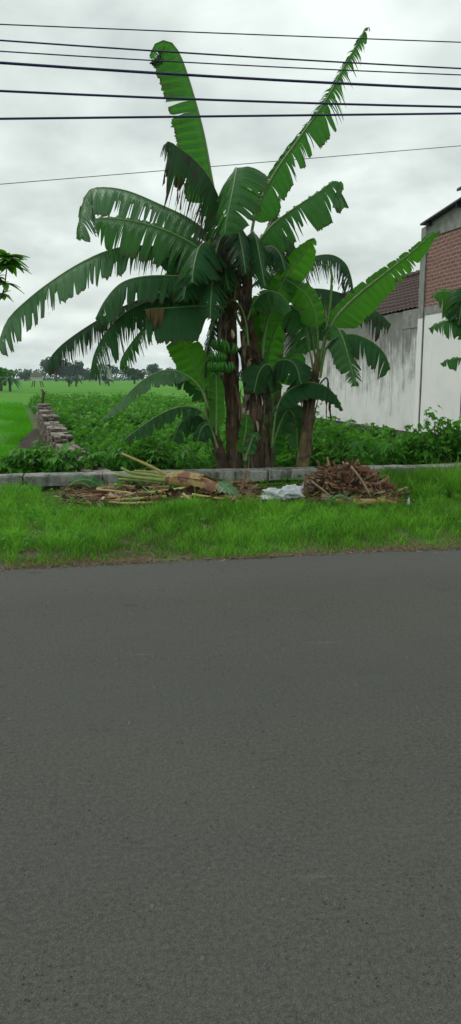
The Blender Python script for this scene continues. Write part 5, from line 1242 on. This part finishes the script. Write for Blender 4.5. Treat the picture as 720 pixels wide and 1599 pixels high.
# small banana clump far off
def far_banana(px, pyb, Y, h, label):
    b = ongr(px, pyb, GZ); k = Y/b.y; b = Vector((b.x*k, Y, GZ)); r_ = tag(empty('far_banana_plant', b), label, 'banana plant', 'small far banana plants'); mb_ = MB(); mb_.tube([b, b+Vector((0, 0, h*.6))], [.2, .13], 7); mb_.build('trunk', M['shrubstem'], r_)
    mb_ = MB()
    for i in range(11):
        a = i*2.4; L = h*.62; d_ = Vector((math.cos(a), math.sin(a), 0)); sd_ = d_.cross(Vector((0, 0, 1))); vs = []
        e_ = random.uniform(.2, 1)
        for q_ in range(6):
            f = q_/5; c = b+Vector((0, 0, h*.58+L*(e_*f-1.1*f*f*.9)))+d_*L*f*.9; w_ = .24*math.sin(PI*min(1, f*.9+.08)); vs += [c-sd_*w_-Vector((0, 0, w_*.4)), c, c+sd_*w_-Vector((0, 0, w_*.4))]
        mb_.add(vs, [(q_*3+j, q_*3+j+1, (q_+1)*3+j+1, (q_+1)*3+j) for q_ in range(5) for j in range(2)], None, 0, random.random())
    mb_.build('crown', M['tree'], r_)
far_banana(108, 604, 150, 3.2, 'small banana plant in the paddy, left of a pair'); far_banana(119, 604, 152, 3.0, 'small banana plant in the paddy, right of a pair')
far_banana(16, 610, 95, 3.0, 'small banana plant beside the bushy tree at the left edge of the paddy'); far_banana(170, 605, 160, 2.4, 'lone small banana plant below the pale far house')
M['farwall'] = simple('pale_wall', (.42, .43, .41), (.52, .52, .50), .5, .9, 0); M['farroof'] = simple('pale_roof', (.22, .22, .22), (.3, .3, .3), .5, .9, 0); M['farwin'] = simple('dark_window', (.03, .04, .05), (.05, .06, .07), 1, .4, 0)
M['thatch'] = simple('thatch', (.07, .06, .04), (.14, .12, .08), 3, .95, .4, .05)
# pale two storey house far off
hb = at(158, 598, 300); hb.z = GZ; FH = tag(empty('far_house', hb), 'pale two storey house with rows of windows beyond the paddies', 'house')
mb = MB(); mb.box(-2.9, 2.9, 0, 8, 0, 5.6, Matrix.Translation(hb)); mb.build('wall', M['farwall'], FH)
mb = MB(); Mt = Matrix.Translation(hb); vs = [Mt @ Vector(v) for v in ((-3.3, -.3, 5.6), (3.3, -.3, 5.6), (3.3, 8.3, 5.6), (-3.3, 8.3, 5.6), (0, -.3, 7.4), (0, 8.3, 7.4))]
mb.add(vs, [(0, 1, 4), (1, 2, 5, 4), (2, 3, 5), (3, 0, 4, 5), (0, 3, 2, 1)]); mb.build('roof', M['farroof'], FH)
for r_ in range(2):
    for k in range(4): mb = MB(); mb.box(-2.3+k*1.3, -1.6+k*1.3, -.05, -.003, 1+r_*2.5, 2.5+r_*2.5, Mt); mb.build('window', M['farwin'], FH)
# hut on stilts
hb = ongr(59, 606, GZ); hb = hb*(140/hb.y); hb.z = GZ; Mt = Matrix.Translation(hb); SH = tag(empty('stilt_hut', hb), 'small pale field hut standing on thin stilts in the paddy', 'hut')
mb = MB(); mb.box(-.8, .8, -.8, .8, 1.4, 2.3, Mt); mb.build('wall', M['farwall'], SH)
mb = MB(); vs = [Mt @ Vector(v) for v in ((-1.1, -1.1, 2.25), (1.1, -1.1, 2.25), (1.1, 1.1, 2.25), (-1.1, 1.1, 2.25), (-.9, 0, 2.9), (.9, 0, 2.9))]
mb.add(vs, [(0, 1, 5, 4), (1, 2, 5), (2, 3, 4, 5), (3, 0, 4), (0, 3, 2, 1)]); mb.build('roof', M['thatch'], SH)
for sx_ in (-1, 1):
    for sy_ in (-1, 1): mb = MB(); mb.tube([hb+Vector((sx_*.95, sy_*.9, 0)), hb+Vector((sx_*.6, sy_*.6, 1.45))], .09, 6); mb.build('leg', M['wood_dark'], SH)
tree(2, 612, 100, 3.3, 3.8, 'light bushy tree at the left edge of the paddy', 900, mat='crop')
tree(-12, 612, 97, 3.0, 3.6, 'bushy tree cut by the left edge of the picture beyond the paddy', 700, mat='crop')

# ------------------------------------------------------------------ haze
if True:
    mb = MB(); mb.box(-700, 700, -60, 620, GZ-1.2, 16)
    q = bpy.data.materials.new('haze'); q.use_nodes = True; nt_ = q.node_tree; nt_.nodes.clear(); oo = nt_.nodes.new('ShaderNodeOutputMaterial'); pv = nt_.nodes.new('ShaderNodeVolumePrincipled')
    pv.inputs['Color'].default_value = (.72, .88, .92, 1); pv.inputs['Density'].default_value = .0003; nt_.links.new(pv.outputs[0], oo.inputs['Volume'])
    tag(mb.build('haze', q), 'thin pale haze over the distant fields', 'haze', kind='stuff')
